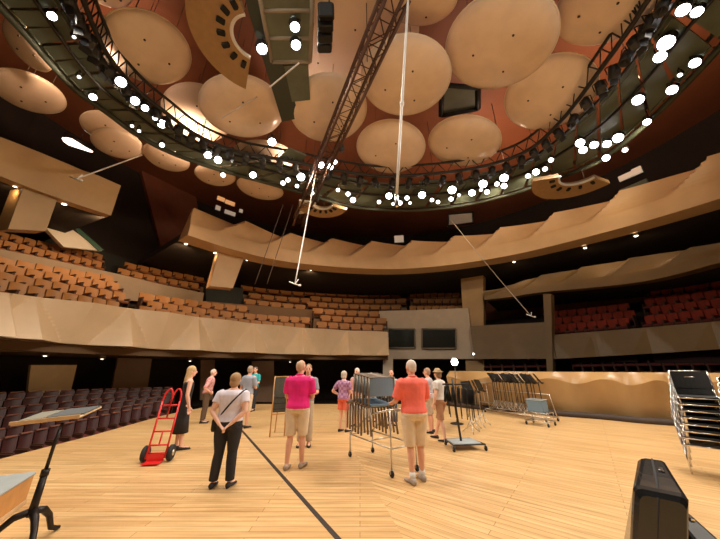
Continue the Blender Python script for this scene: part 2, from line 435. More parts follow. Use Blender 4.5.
# upper tier parapet left
_, r4 = fascia('wall_tier_left', M['tier'], [(-60, 237), (0, 249), (100, 270), (160, 284), (204, 293)], [(-60, 280), (0, 287), (100, 298), (160, 304), (204, 310)], CL, 15.8, 0.08, 12, 'twist', 'pale parapet between the two left seating tiers', n=60)
slab('floor_tier_left', M['step'], r4, CL, 0.3, 0.5, 'raised floor of the upper left seating tier')
_, r5 = fascia('wall_tier_center', M['step'], [(204, 301), (300, 309), (382, 312)], [(204, 330), (300, 334), (382, 335)], CL, 15.05, 0.02, 12, 'wave', 'low brown wall in front of the middle seats', n=40)
slab('floor_tier_center', M['step'], r5, CL, 0.9, 1.1, 'raised floor of the middle seating tier')
# white stair parapet with glass rail
pier('wall_stair', [(44, 226), (66, 225), (102, 251), (64, 247)], CL, 16.6, 0.25, M['white'], 'white sloping stair parapet on the left tier')
pier('window_1', [(62, 217), (69, 219), (104, 250), (99, 251)], CL, 16.5, 0.05, M['glass_gr'], 'green glass balustrade along the white stair parapet')
pier('wall_entry', [(206, 285), (243, 288), (243, 305), (206, 301)], CL, 16.3, 0.5, M['wall_green'], 'dark green entrance recess beside the tan pier')
# grey control wall at the centre with its two windows
_, r6 = fascia('wall_control', M['greywall'], [(379, 311), (420, 310), (468, 308)], [(379, 359), (420, 359), (468, 359)], CL, 13.9, 0.05, 9, 'peaks', 'grey wall with two dark control windows', n=30)
slab('floor_control', M['step'], r6, CL, 3.2, 3.45, 'tier floor above the control windows', inset=0.3)
slab('floor_control_base', M['soffit_dark'], r6, CL, 0.0, 0.2, 'underside of the control wall', inset=0.3)
def window(idx, x0, x1, y0, y1, label):
    mb = MB(); P = [Pc(x, y, CL, 13.72) for x, y in ((x0, y0), (x1, y0), (x1, y1), (x0, y1))]
    def strip(a, b, w, m_):
        d = (b - a).normalized(); mb.tube([a, b], w, 4)
    for k in range(4): strip(P[k], P[(k + 1) % 4], 0.06, 0)
    w = struct(mb.build('window_%d' % idx, M['frame']), label, 'window')
    g = MB(); d = [Vector((p.x - CL[0], p.y - CL[1], 0)).normalized() * 0.06 for p in P]
    g.add(P + [p + q for p, q in zip(P, d)], [(0, 1, 2, 3), (7, 6, 5, 4), (0, 4, 5, 1), (1, 5, 6, 2), (2, 6, 7, 3), (3, 7, 4, 0)])
    g.build('pane', M['glass_dk'], w)
window(2, 388, 415, 329, 348, 'dark control window nearer the left balcony')
window(3, 422, 456, 329, 348.5, 'wider dark control window nearer the tan pier')
pier('wall_column', [(383, 350), (393, 350), (393, 398), (383, 398)], CL, 12.6, 0.4, M['greywall'], 'grey column at the end of the left balcony')
# right tiers
_, r7 = fascia('wall_tier_right', M['tan_shaded'], [(484, 292), (512, 286), (540, 277), (640, 258), (720, 244), (770, 233)], [(484, 301), (512, 298), (540, 294), (640, 284), (720, 265), (770, 252)], CL, 14.0, 0.4, 9.0, 'peaks', 'shade-darkened ochre folded front of the upper right tier', n=140)
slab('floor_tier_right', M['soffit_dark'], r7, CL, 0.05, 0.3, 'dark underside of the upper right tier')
_, r8 = fascia('wall_balcony_right', M['tan_shaded'], [(552, 335), (640, 328), (720, 321), (770, 316)], [(552, 359), (640, 354), (720, 349), (770, 346)], CL, 13.5, 0.15, 9.0, 'twist', 'shade-darkened ochre front below the red seats on the right', n=80)
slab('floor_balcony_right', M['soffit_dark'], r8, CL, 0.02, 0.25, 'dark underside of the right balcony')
_, r9 = fascia('wall_booth', M['tan_shaded'], [(470, 326), (510, 324), (548, 322)], [(470, 359), (510, 359), (548, 359)], CL, 13.4, 0.06, 9.0, 'twist', 'olive brown front below the microphone on the right', n=30)
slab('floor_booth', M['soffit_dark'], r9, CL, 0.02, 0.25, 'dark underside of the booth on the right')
# low curved panelled wall round the right of the stage
base = [(448, 405.5), (477, 409), (520, 412.5), (560, 416), (600, 419), (640, 423), (680, 426), (719, 430)]
bp = [Pz(*p, 0) for p in base] + [Vector((11.3, 6.5, 0)), Vector((11.6, 3, 0))]
bd = dense([tuple(p) for p in bp], 200); mb = MB(); rings = []
for i, p in enumerate(bd):
    t = (bd[min(i + 1, 199)] - bd[max(i - 1, 0)]).normalized(); nrm = Vector((-t.y, t.x, 0)); nrm = nrm if nrm.dot(Vector((1, 6, 0)) - p) > 0 else -nrm
    s = i / 199 * 6.2; u = s % 1.0; ring = []; vr = 0.80 + 0.055 * math.cos(2 * math.pi * u)
    for k in range(13):
        v = vr * k / 8 if k <= 8 else vr + (1 - vr) * (k - 8) / 4
        amp = 0.26 + 0.14 * math.cos(2 * math.pi * u + 1.0)
        d = amp * (v / vr if v < vr else 1 - 0.95 * (v - vr) / (1 - vr))
        ring.append(p - nrm * 0.42 + nrm * d + Vector((0, 0, -0.1 + 1.62 * v)))
    o1 = ring[-1] - nrm * 0.25; o0 = o1.copy(); o0.z = -0.1
    rings.append(ring + [o1, o0])
mb.loft(rings, sm=False)
struct(mb.build('wall_stage_right', M['stagewall']), 'low varnished wavy wooden wall around the right of the stage', 'stage wall')
mb = MB(); mb.tube([p + Vector((0, 0, 0.06)) for p in bd[::4]], 0.13, 6)  # base strip made thick and dark to stand in for the shadow there
struct(mb.build('baseboard_shadow_right', M['wall_under']), 'dark base strip of the wavy stage wall, thickened for its shadow', 'baseboard')
# doors and panels in the dark wall under the left balcony
pier('door_1', [(31, 365), (77, 365), (69, 399), (27, 399)], CL, 15.6, 0.15, M['doorpanel'], 'pale tan door under the left balcony')
pier('door_2', [(118, 357), (152, 358), (146, 400), (110, 400)], CL, 16.4, 0.15, M['browndoor'], 'brown door panel under the left balcony behind the blonde woman')
pier('door_3', [(201, 360), (215, 360), (213, 400), (200, 400)], CL, 15.8, 0.15, M['browndoor'], 'brown door panel behind the plaid shirted person')
pier('door_4', [(252, 361), (274, 361), (274, 402), (253, 402)], CL, 15.8, 0.15, M['browndoor'], 'brown door panel right of the teal shirted person')

# black cable track let into the stage floor
a, b = Pz(229, 416, 0), Pz(340, 541, 0); d = (b - a).normalized(); sd = Vector((-d.y, d.x, 0)) * 0.032
b2 = b + d * 0.6
mb = MB(); z = Vector((0, 0, 0.006))
mb.add([a - sd, a + sd, b2 + sd, b2 - sd, a - sd * .7 + z, a + sd * .7 + z, b2 + sd * .7 + z, b2 - sd * .7 + z], [(0, 1, 2, 3), (4, 5, 6, 7), (0, 1, 5, 4), (1, 2, 6, 5), (2, 3, 7, 6), (3, 0, 4, 7)])
tag(mb.build('cable_cover', M['track']), 'long straight black cable cover strip across the stage floor', 'cable cover')

# ------------------------------------------------------------------ hanging acoustic discs
DISCS = [(-6.593, 5.789, 0.43, 0.162, 1.167, 11.0), (-11.91, 7.19, 0.293, 0.085, 0.908, 11.0), (-10.469, 5.787, -0.177, -0.497, 0.66, 11.2), (-10.7, 9.077, 0.23, 0.044, 0.937, 11.3), (-9.317, 10.676, 0.062, -0.027, 0.943, 11.2), (-7.607, 11.974, 0.099, 0.094, 0.962, 11.2), (-5.625, 13.11, -0.068, 0.114, 1.251, 11.2), (-4.369, 7.692, 0.209, 0.139, 1.488, 10.8), (-7.11, 9.147, 0.36, -0.07, 1.39, 12.2), (-4.736, 10.85, 0.129, 0.208, 1.515, 11.3), (-1.181, 7.785, 0.131, -0.012, 1.462, 10.8), (1.508, 6.59, -0.114, 0.112, 1.509, 10.8), (4.158, 5.541, -0.261, 0.194, 1.551, 10.8), (6.701, 7.148, -0.367, -0.002, 1.41, 10.8), (6.546, 4.646, -0.397, 0.383, 1.125, 10.8), (4.45, 9.327, -0.262, 0.094, 1.499, 10.8), (1.349, 9.681, -0.106, -0.034, 1.516, 10.8), (1.69, 4.797, -0.166, 0.597, 1.071, 11.6), (-6.639, 4.383, 0.329, 0.624, 0.496, 11.0), (-0.516, 6.743, 0.049, 0.331, 2.678, 13.0), (-0.461, 13.567, -0.069, 0.245, 1.27, 11.0), (-10.75, 9.65, 0.25, 0.05, 0.9, 11.02)]
DL = ['big tan ceiling disc inside the left bend of the lighting ring', 'dim tan ceiling disc furthest left, beyond the lighting ring', 'small dim disc half hidden by the ring at the upper left corner',
      'upper disc of the overlapping dim pair over the far left upper balcony', 'small dim disc above the gap between the upper balconies', 'small disc just outside the ring over the lit control boxes',
      'disc beyond the ring, above the left end of the large balcony', 'large tan disc below the fan of dark slots', 'high pink lit disc behind the large tan disc below the slotted fan',
      'tan disc with a black box on it, at the inner left edge of the ring', 'cream disc crossed by the dark lattice truss', 'large cream disc behind the white hanging pole',
      'largest cream disc at the top, between the pole and the right ring', 'long cream disc against the right side of the ring', 'cream disc at the top edge, third to the right of the pole',
      'cream disc beside the far right bend above the ring lamps', 'cream disc just left of the lower end of the white pole', 'cream disc cut by the top edge beside the white pole',
      'sliver of brown disc at the top edge by the left ring', 'huge high pink lit cloud panel behind the truss', 'small disc peeping between the panels at the far end of the ring', 'lower disc of the overlapping dim pair over the far left upper balcony']
hr = {}
for (x, y, nx, ny, r, z), lab in zip(DISCS, DL):
    nrm = Vector((nx, ny, -1)).normalized()
    q = Vector((0, 0, -1)).rotation_difference(nrm).to_matrix()
    root = thing('ceiling_disc', lab, 'acoustic disc', (x, y, z), 0, 'hanging acoustic discs')
    T = q.to_4x4()
    prof = [(0.005, -0.22 * r)] + [(r * 0.985 * math.sin(math.pi / 2 * k / 9), -0.22 * r * math.cos(math.pi / 2 * k / 9)) for k in range(1, 10)] + [(r * 0.97, 0.05), (r * 0.5, 0.10), (0.005, 0.12)]
    mb = MB(); mb.lathe(prof, 48, T)
    mb.build('shell', M['disc_pale'] if z > 12 else M['disc'], root)
    mb = MB(); mb.tube([T @ Vector((r * 0.985 * math.cos(2 * math.pi * k / 48), r * 0.985 * math.sin(2 * math.pi * k / 48), 0.01)) for k in range(48)], 0.022, 6, closed=True)
    mb.build('rim', M['disc_rim'], root)
    for k in range(3):
        an = 2 * math.pi * (k / 3 + 0.13); bx, by = r * .42 * math.cos(an), r * .42 * math.sin(an)
        mb = MB(); mb.lathe([(0.005, -0.02), (0.03, -0.018), (0.035, 0.02), (0.005, 0.02)], 10, T @ Matrix.Translation((bx, by, -0.22 * r * math.sqrt(1 - .42 ** 2))))
        mb.build('bolt', M['screw'], root)
        mb = MB(); p = T @ Vector((bx, by, 0.08)); mb.tube([p, (p.x, p.y, 15.02 - z)], 0.008, 5); mb.build('hanger', M['wire_d'], root)

# ------------------------------------------------------------------ lighting ring
ZR = 10.0
inn = [Pz(*p, ZR) for p in [(82, -3), (95, 30), (110, 58), (135, 88), (165, 112), (200, 137), (240, 152), (290, 161), (335, 170), (380, 176), (430, 174), (480, 167), (525, 152), (560, 122), (600, 70), (632, 25), (650, -3)]]
out = [Pz(*p, ZR) for p in [(-12, -6), (20, 28), (50, 62), (76, 90), (104, 110), (135, 133), (170, 152), (215, 168), (290, 189), (350, 206), (400, 210), (450, 207), (500, 197), (550, 181), (600, 160), (650, 120), (722, 45)]]
inn = inn + [Vector((6.8, 2.2, ZR)), Vector((4.6, -0.8, ZR)), Vector((0.6, -2.2, ZR)), Vector((-3.6, -1.0, ZR)), Vector((-5.6, 1.6, ZR))]
out = out + [Vector((9.0, 1.2, ZR)), Vector((6.2, -2.6, ZR)), Vector((0.6, -4.4, ZR)), Vector((-5.6, -3.0, ZR)), Vector((-8.0, 0.8, ZR))]
NI = 132
I = dense([tuple(p) for p in inn + inn[:1]], NI + 1)[:NI]; O = dense([tuple(p) for p in out + out[:1]], NI + 1)[:NI]
ring = thing('lighting_ring', 'oval lighting catwalk of grey green panels hanging under the ceiling', 'lighting catwalk', (0, 0, 0))
def rail(P, rb, rt, h, m, nm):
    mb = MB(); up = Vector((0, 0, h))
    mb.tube(P, rb, 6, closed=True); mb.tube([p + up for p in P], rt, 6, closed=True)
    for k in range(0, len(P), 2):
        mb.tube([P[k], P[(k + 1) % len(P)] + up], 0.02, 4); mb.tube([P[(k + 1) % len(P)] + up, P[(k + 2) % len(P)]], 0.02, 4)
    return mb.build(nm, m, ring)
rail(I, 0.07, 0.05, 0.55, M['steel_dk'], 'inner_truss')
rail(O, 0.10, 0.06, 0.5, M['rail_gr'], 'outer_rail')
mid1 = [i.lerp(o, 0.52) - Vector((0, 0, 0.05)) for i, o in zip(I, O)]
mb = MB(); mb.tube(mid1, 0.05, 6, closed=True); mb.tube([i.lerp(o, 0.25) for i, o in zip(I, O)], 0.045, 6, closed=True); mb.build('lamp_pipe', M['steel_dk'], ring)
for k in range(0, NI, 3):
    mb = MB(); j = (k + 2.7)
    def at(t, w):
        t0 = int(t) % NI; t1 = (t0 + 1) % NI; f = t - int(t)
        return I[t0].lerp(I[t1], f).lerp(O[t0].lerp(O[t1], f), w)
    up = Vector((0, 0, 0.12)); tl = Vector((0, 0, random.uniform(0, 0.22)))
    q = [at(k + .12, 0.30) + tl, at(j, 0.30) + tl, at(j, 0.93), at(k + .12, 0.93)]
    mb.add([p for p in q] + [p + up for p in q], [(0, 1, 2, 3), (7, 6, 5, 4), (0, 4, 5, 1), (1, 5, 6, 2), (2, 6, 7, 3), (3, 7, 4, 0)])
    for w in (0.32, 0.9):
        mb.tube([at(k + .12, w) - Vector((0, 0, .02)), at(j, w) - Vector((0, 0, .02))], 0.025, 4)
    mb.build('catwalk_panel', M['panel'], ring)
    if k % 9 == 0:
        mb = MB(); p = at(k, 0.6); mb.tube([p, (p.x, p.y, 15.02)], 0.02, 5); mb.build('hanger', M['wire_d'], ring)
# radial catwalk box inside the ring
bx = thing('catwalk_bridge', 'short box framed catwalk bridge of grey green panels crossing inside the ring', 'catwalk')
cA = [Pz(x, y, 10.3) for x, y in ((256, -22), (313, -22), (310, 62), (272, 62))]
for k in range(3):
    f0, f1 = k / 3 + 0.02, (k + 1) / 3 - 0.02
    q = [cA[0].lerp(cA[3], f0), cA[1].lerp(cA[2], f0), cA[1].lerp(cA[2], f1), cA[0].lerp(cA[3], f1)]
    mb = MB(); up = Vector((0, 0, 0.1))
    mb.add(q + [p + up for p in q], [(0, 1, 2, 3), (7, 6, 5, 4), (0, 4, 5, 1), (1, 5, 6, 2), (2, 6, 7, 3), (3, 7, 4, 0)])
    mb.build('catwalk_panel', M['panel'], bx)
mb = MB()
for k in range(4): mb.tube([cA[k], cA[(k + 1) % 4]], 0.06, 6)
for f in (1 / 3, 2 / 3): mb.tube([cA[0].lerp(cA[3], f), cA[1].lerp(cA[2], f)], 0.05, 6)
cB = [Pz(x, y, 10.5) for x, y in ((245, 0), (262, 0), (300, 118), (282, 122), (310, 60), (316, 168), (300, 172))]
mb.build('frame', M['frame'], bx)
mb = MB(); up = Vector((0, 0, .1)); q = [cB[0], cB[1], cB[2], cB[3]]
mb.add(q + [p + up for p in q], [(0, 1, 2, 3), (7, 6, 5, 4), (0, 4, 5, 1), (1, 5, 6, 2), (2, 6, 7, 3), (3, 7, 4, 0)]); mb.build('side_plate', M['rail_gr'], bx)
q = [Pz(x, y, 10.4) for x, y in ((284, 66), (308, 65), (310, 100), (292, 102))]
mb = MB(); mb.add(q + [p + up for p in q], [(0, 1, 2, 3), (7, 6, 5, 4), (0, 4, 5, 1), (1, 5, 6, 2), (2, 6, 7, 3), (3, 7, 4, 0)]); mb.build('deck_plate', M['panel'], bx)
for p in (cA[0], cA[1], cA[2], cA[3]):
    mb = MB(); mb.tube([p, (p.x, p.y, 15.02)], 0.02, 5); mb.build('hanger', M['wire_d'], bx)

# stage spotlights : can, yoke, lit lens, a real spot lamp in the large ones
LAMPS = [(52, 16, 5), (74, 37, 2), (93, 97, 4), (79, 77, 2), (121, 82, 6), (135, 101, 5), (145, 108, 4), (155, 118, 3), (162, 124, 5), (132, 126, 2), (139, 131, 2), (162, 145, 3),
         (208, 155, 4.5), (218, 160, 4.5), (223, 175, 3), (253, 175, 4), (283, 183, 3), (288, 180, 3), (301, 177, 5), (297, 186, 2.5), (272, 142, 5), (262, 49, 6.5), (295, 27, 6), (296, 45, 6),
         (321, 165, 4), (330, 167, 4), (335, 162, 3), (338, 190, 2.5), (348, 194, 3), (353, 200, 3.5), (313, 193, 2), (379, 202, 2.5), (389, 196, 4), (393, 204, 2), (400, 203, 3), (407, 198, 3), (410, 203, 2), (422, 195, 4.5),
         (432, 200, 2.5), (438, 202, 2.5), (452, 190, 5), (451, 199, 3), (459, 195, 2), (472, 193, 4), (483, 184, 5), (481, 190, 2), (487, 192, 3.2), (497, 184, 3), (504, 178, 5), (504, 186, 3.5),
         (528, 176, 3), (536, 172, 4), (545, 169, 3), (551, 160, 3), (580, 143, 5), (583, 150, 4.5), (594, 145, 4.5), (607, 144, 4.5), (606, 158, 4), (618, 138, 5.5), (625, 150, 3),
         (647, 122, 4), (638, 100, 6), (672, 90, 5.5), (680, 75, 2.5), (695, 63, 5.5), (660, 57, 6.5), (666, 43, 8.5), (683, 10, 7), (697, 12, 6)]
BACK = [(-6.5, 1.2), (-3.8, -1.8), (0.4, -3.2), (4.6, -1.6), (7.4, 1.6)]
order = sorted(range(len(LAMPS)), key=lambda k: LAMPS[k][0])
AIM = Vector((1.0, 7.5, 0))
nlive = 0
for rank, k in enumerate(order):
    px, py, r = LAMPS[k]
    inner = (px, py) in ((262, 49), (295, 27), (296, 45))
    p = Pz(px, py, 10.0 if inner else 9.72)
    depth = (p - CAMP).dot(Vector((0, cp, sp)))
    rr = r * depth / FPX * 0.76
    size = 'large' if r >= 5 else ('medium' if r >= 3.5 else 'small')
    where = 'on the catwalk bridge inside the ring' if inner else 'on the lighting ring'
    L = thing('stage_spotlight', 'lit %s round spotlight %s, %s lamp from the left' % (size, where, ordn(rank + 1)), 'spotlight', p, 0, 'stage spotlights on the lighting ring')
    tgt = AIM.lerp(CAMP + Vector((0, 2.5, -1)), 0.55)
    d = (tgt - p).normalized(); q = Vector((0, 0, -1)).rotation_difference(d).to_matrix().to_4x4()
    ln = max(0.22, rr * 2.2)
    mb = MB(); mb.lathe([(rr * .5, ln), (rr * .95, ln * .8), (rr * 1.02, 0.3 * rr), (rr * 1.12, -0.02), (rr * 1.05, -0.02), (rr * 1.0, 0.02)], 16, q, cap=False); mb.build('lamp_can', M['lamp_can'], L)
    mb = MB(); mb.lathe([(0.002, -0.035), (rr * .6, -0.025), (rr, 0.0), (rr, 0.02), (0.002, 0.02)], 16, q)
    mb.build('lens', M['lens'] if r >= 3.5 else M['lens_s'], L)
    mb = MB(); h = q @ Vector((0, 0, ln * .5)); zt = (10.32 if inner else 10.02) - p.z
    mb.tube([h + Vector((rr * 1.15, 0, 0)), h + Vector((rr * 1.15, 0, ln * .6)), (h.x, h.y, h.z + ln * .8), h + Vector((-rr * 1.15, 0, ln * .6)), h + Vector((-rr * 1.15, 0, 0))], 0.016, 5)
    mb.tube([(h.x, h.y, h.z + ln * .8), (h.x, h.y, max(zt, h.z + ln))], 0.02, 5); mb.build('yoke', M['steel_dk'], L)
    if r >= 4.5:
        nlive += 1
        ld = bpy.data.lights.new('spot_lamp', 'SPOT'); ld.energy = SPOT_W; ld.color = (1.0, 0.90, 0.76); ld.spot_size = R_(125); ld.spot_blend = 0.6; ld.shadow_soft_size = max(.1, rr)
        lo = bpy.data.objects.new('spot_lamp', ld); COL.objects.link(lo); lo.parent = L
        aim = Vector((1.0 + (p.x - 1) * .3, 7.5 + (p.y - 7.5) * .3, 0)) - p
        lo.location = aim.normalized() * 0.12
        lo.rotation_euler = aim.to_track_quat('-Z', 'Y').to_euler()
    elif r >= 3.5 and not inner:
        ld = bpy.data.lights.new('wash_lamp', 'SPOT'); ld.energy = WASH_W; ld.color = (1.0, 0.78, 0.52); ld.spot_size = R_(120); ld.spot_blend = 0.8; ld.shadow_soft_size = max(.1, rr)
        lo = bpy.data.objects.new('wash_lamp', ld); COL.objects.link(lo); lo.parent = L
        rad = Vector((p.x - 1.2, p.y - 6.0, 0)).normalized()
        left = p.x < 3.5
        ld.spot_size = R_(125 if left else 95)
        aim = RZ(R_(48)) @ rad + Vector((0, 0, -0.5 if left else .05))
        lo.location = aim.normalized() * 0.15 + Vector((0, 0, -.1))
        lo.rotation_euler = aim.to_track_quat('-Z', 'Y').to_euler()
# unlit black lamps hung along the inner edge of the ring
dark = []
for k in range(NI):
    if k % 2 == 0:
        p = I[k].lerp(O[k], .13) - Vector((0, 0, .12)); dv_ = p - CAMP; f = dv_.y * cp + dv_.z * sp
        if f > 1:
            px = 360 + FPX * dv_.x / f; py = 269.5 - FPX * (-dv_.y * sp + dv_.z * cp) / f
            if -10 < px < 730 and -10 < py < 539: dark.append((px, p))
dark.sort(key=lambda t: t[0]); first = None
for k, (px, p) in enumerate(dark):
    lab = 'unlit black stage light on the inner edge of the ring, %s from the left' % ordn(k + 1)
    if first is None:
        first = thing('dark_stage_light', lab, 'stage light', p, 0, 'unlit lights on the inner edge of the ring')
        q = RX(R_(28)).to_4x4()
        mb = MB(); mb.lathe([(.06, .24), (.13, .2), (.14, -.16), (.12, -.16), (.02, -.1)], 12, q); mb.build('lamp_can', M['lamp_can'], first)
        mb = MB(); mb.tube([(.16, 0, 0), (.16, 0, .26), (0, 0, .34), (-.16, 0, .26), (-.16, 0, 0)], .016, 5); mb.build('yoke', M['steel_dk'], first)
        mb = MB(); mb.box((0, .11, -.2), (.2, .012, .16), RX(R_(28))); mb.box((0, -.1, -.1), (.2, .012, .16), RX(R_(50))); mb.build('barn_door', M['lamp_can'], first)
    else: dup(first, p, random.uniform(-1.5, 1.5), lab)
# the ring carries on behind the camera : its spotlights there
for (bx_, by_), w_ in zip(BACK, ('left of', 'behind and left of', 'behind', 'behind and right of', 'right of')):
    p = Vector((bx_, by_, 9.75)); L = thing('stage_spotlight', 'stage spotlight on the near part of the ring, overhead %s the viewer' % w_, 'spotlight', p, 0, 'spotlights overhead behind the viewer')
    mb = MB(); mb.lathe([(.1, .4), (.19, .3), (.2, .05), (.22, -.02), (.2, -.02)], 16, None, cap=False); mb.build('lamp_can', M['lamp_can'], L)
    mb = MB(); mb.lathe([(.002, -.03), (.19, 0), (.19, .02), (.002, .02)], 16); mb.build('lens', M['lens'], L)
    mb = MB(); mb.tube([(0, 0, .38), (0, 0, .6)], .02, 5); mb.build('yoke', M['steel_dk'], L)
    ld = bpy.data.lights.new('spot_lamp', 'SPOT'); ld.energy = SPOT_W * 1.5; ld.color = (1.0, 0.90, 0.76); ld.spot_size = R_(125); ld.spot_blend = 0.6; ld.shadow_soft_size = .2
    lo = bpy.data.objects.new('spot_lamp', ld); COL.objects.link(lo); lo.parent = L; lo.location = (0, 0, -.1)
    lo.rotation_euler = (Vector((1.0, 9.5, 0)) - p).to_track_quat('-Z', 'Y').to_euler()
# lamps added on top of the ring to brighten the cloud panels
for k, (px, py, lab) in enumerate([(100, 60, 'added uplight on top of the left bend of the ring'), (300, 176, 'added uplight on top of the far left bend of the ring'), (500, 180, 'added uplight on top of the far right bend of the ring'), (655, 70, 'added uplight on top of the right bend of the ring')]):
    p = Pz(px, py, 10.25)
    L = thing('added_uplight', lab, 'uplight', p, 0, 'added ring uplights')
    mb = MB(); mb.lathe([(.06, -.1), (.14, -.1), (.2, .12), (.18, .12), (.06, -.04)], 14, None); mb.build('lamp_can', M['lamp_can'], L)
    ld = bpy.data.lights.new('added_uplight_lamp', 'SPOT'); ld.energy = UP_W * (.45 if k == 0 else 1); ld.color = (1.0, 0.68, 0.48); ld.spot_size = R_(165); ld.spot_blend = .6; ld.shadow_soft_size = .15
    lo = bpy.data.objects.new('added_uplight_lamp', ld); COL.objects.link(lo); lo.parent = L; lo.location = (0, 0, .14)
    t = (Vector((p.x * .9, p.y * .9 + .6, 15)) - p); lo.rotation_euler = t.to_track_quat('-Z', 'Y').to_euler()

for k, (px, py, lab) in enumerate([(60, 75, 'added uplight on the outer rail at the left bend of the ring'), (190, 160, 'added uplight on the outer rail above the gap of the balconies'), (350, 206, 'added uplight on the outer rail at the far end of the ring'), (500, 197, 'added uplight on the outer rail at the far right of the ring'), (650, 120, 'added uplight on the outer rail at the right bend of the ring')]):  # lamps added on the outer rail to lift the ceiling over the balconies
    p = Pz(px, py, 10.0); p.z = 10.7
    L = thing('added_uplight', lab, 'uplight', p, 0, 'added ring uplights')
    mb = MB(); mb.lathe([(.06, -.1), (.14, -.1), (.2, .12), (.18, .12), (.06, -.04)], 14, None); mb.build('lamp_can', M['lamp_can'], L)
    mb = MB(); mb.tube([(0, 0, -.7), (0, 0, -.08)], .02, 5); mb.build('stem', M['steel_dk'], L)
    ld = bpy.data.lights.new('added_uplight_lamp', 'SPOT'); ld.energy = OUT_W; ld.color = (1.0, 0.66, 0.42); ld.spot_size = R_(150); ld.spot_blend = .8; ld.shadow_soft_size = .15
    lo = bpy.data.objects.new('added_uplight_lamp', ld); COL.objects.link(lo); lo.parent = L; lo.location = (0, 0, .14)
    rad = Vector((p.x - 1.2, p.y - 5.0, 0)).normalized(); lo.rotation_euler = (rad * .8 + Vector((0, 0, 1))).to_track_quat('-Z', 'Y').to_euler()
# soffit downlights under the balconies, warm; most under the left one are added
SOFF = [(45, 356, CL, 13.4, 'added under the left balcony above the pale door'), (102, 359, CL, 13.4, 'under the left balcony above the brown door'), (190, 361, CL, 13.4, 'added under the left balcony near the blonde person'), (290, 362, CL, 13.4, 'added under the left balcony near its far end'), (15, 186, CU, 14.3, 'under the far left balcony, left of its pier'), (64, 204, CU, 14.3, 'under the far left balcony, right of its pier'), (104, 216, CU, 14.3, 'at the right end of the far left balcony'),
        (186, 244, CU, 14.3, 'at the left tip of the large balcony'), (215, 253, CU, 14.3, 'left of the tan pier under the large balcony'), (247, 260, CU, 14.3, 'just right of the tan pier under the large balcony'),
        (311, 270, CU, 14.3, 'under the large balcony above the middle seats'), (514, 262, CU, 14.3, 'under the large balcony right of the tall pier'), (585, 248, CU, 14.3, 'under the large balcony over the red seats'), (636, 236, CU, 14.3, 'under the large balcony at its far right')]
for px, py, C, R, w in SOFF:
    p = Pc(px, py, C, R); 
    L = thing('soffit_downlight', 'tiny lit downlight ' + w, 'downlight', p, 0, 'downlights under the upper balcony')
    mb = MB(); mb.lathe([(.10, .12), (.12, 0), (.09, 0), (.08, .05)], 12, None, cap=False); mb.build('trim_ring', M['frame'], L)
    mb = MB(); mb.ell((0, 0, .01), (.06,) * 2 + (.03,) if C is CL else (.085, .085, .05), n=10, m=6); mb.build('lens', M['lens_w'], L)
    ld = bpy.data.lights.new('downlight_lamp', 'SPOT'); ld.energy = 16 if C is CL else DOWN_W * (.12 if px in (15, 215, 64, 247) else 1.3 if px < 400 else .2); ld.color = (1.0, 0.62, 0.32); ld.spot_size = R_(150); ld.spot_blend = .5; ld.shadow_soft_size = .08
    lo = bpy.data.objects.new('downlight_lamp', ld); COL.objects.link(lo); lo.parent = L; lo.location = (0, 0, -.1); lo.rotation_euler = Vector((p.x - C[0], p.y - C[1], -14)).to_track_quat('-Z', 'Y').to_euler()

# slotted fan shaped speaker clusters
def fan(px, py, z, r_in, r_out, a0, a1, label, nslot, tilt=(0, 0)):
    c = Pz(px, py, z); q = Vector((0, 0, -1)).rotation_difference(Vector((tilt[0], tilt[1], -1)).normalized()).to_matrix()
    root = thing('ceiling_fan_panel', label, 'speaker panel', c, 0, 'slotted fan panels')
    N = 24; mb = MB(); rings = []
    for k in range(N + 1):
        a = R_(a0 + (a1 - a0) * k / N); cs, sn = math.cos(a), math.sin(a)
        rings.append([q @ Vector((r_in * cs, r_in * sn, .02)), q @ Vector((r_out * cs, r_out * sn, 0.0)), q @ Vector((r_out * cs, r_out * sn, .14)), q @ Vector((r_in * cs, r_in * sn, .2))])
    mb.loft(rings, sm=False); mb.build('plate', M['fanmat'], root)
    for k in range(nslot):
        a = R_(a0 + (a1 - a0) * (k + .5) / nslot); rm = r_in + (r_out - r_in) * .22
        mb = MB(); mb.rbox(q @ Vector((rm * math.cos(a), rm * math.sin(a), -.01)), (.20, .12, .09), .03, q @ RZ(a)); mb.build('slot', M['black'], root)
    mb = MB(); mb.tube([q @ Vector(((r_in - .03) * math.cos(R_(a0 + (a1 - a0) * k / N)), (r_in - .03) * math.sin(R_(a0 + (a1 - a0) * k / N)), .05)) for k in range(N + 1)], .05, 6); mb.build('inner_rim', M['wire_w'], root)
    for k in (4, 12, 20):
        a = R_(a0 + (a1 - a0) * k / N); p = q @ Vector(((r_in + r_out) / 2 * math.cos(a), (r_in + r_out) / 2 * math.sin(a), .1))
        mb = MB(); mb.tube([p, (p.x, p.y, 15.02 - c.z)], .012, 5); mb.build('hanger', M['wire_d'], root)
M['fanmat'] = mat('brown_fan_panel', (0.40, 0.25, 0.12), 0.45, noise=.08)
fan(253, 40, 9.6, .55, 1.5, 118, 268, 'brown fan shaped panel with a row of dark slots, near the top left', 7)
fan(322, 204, 9.2, .55, 1.3, 25, 160, 'small fan shaped panel below the far left bend of the ring', 6)
fan(582, 174, 9.0, .8, 1.75, 20, 165, 'fan shaped panel with dark slots below the right bend of the ring', 6)
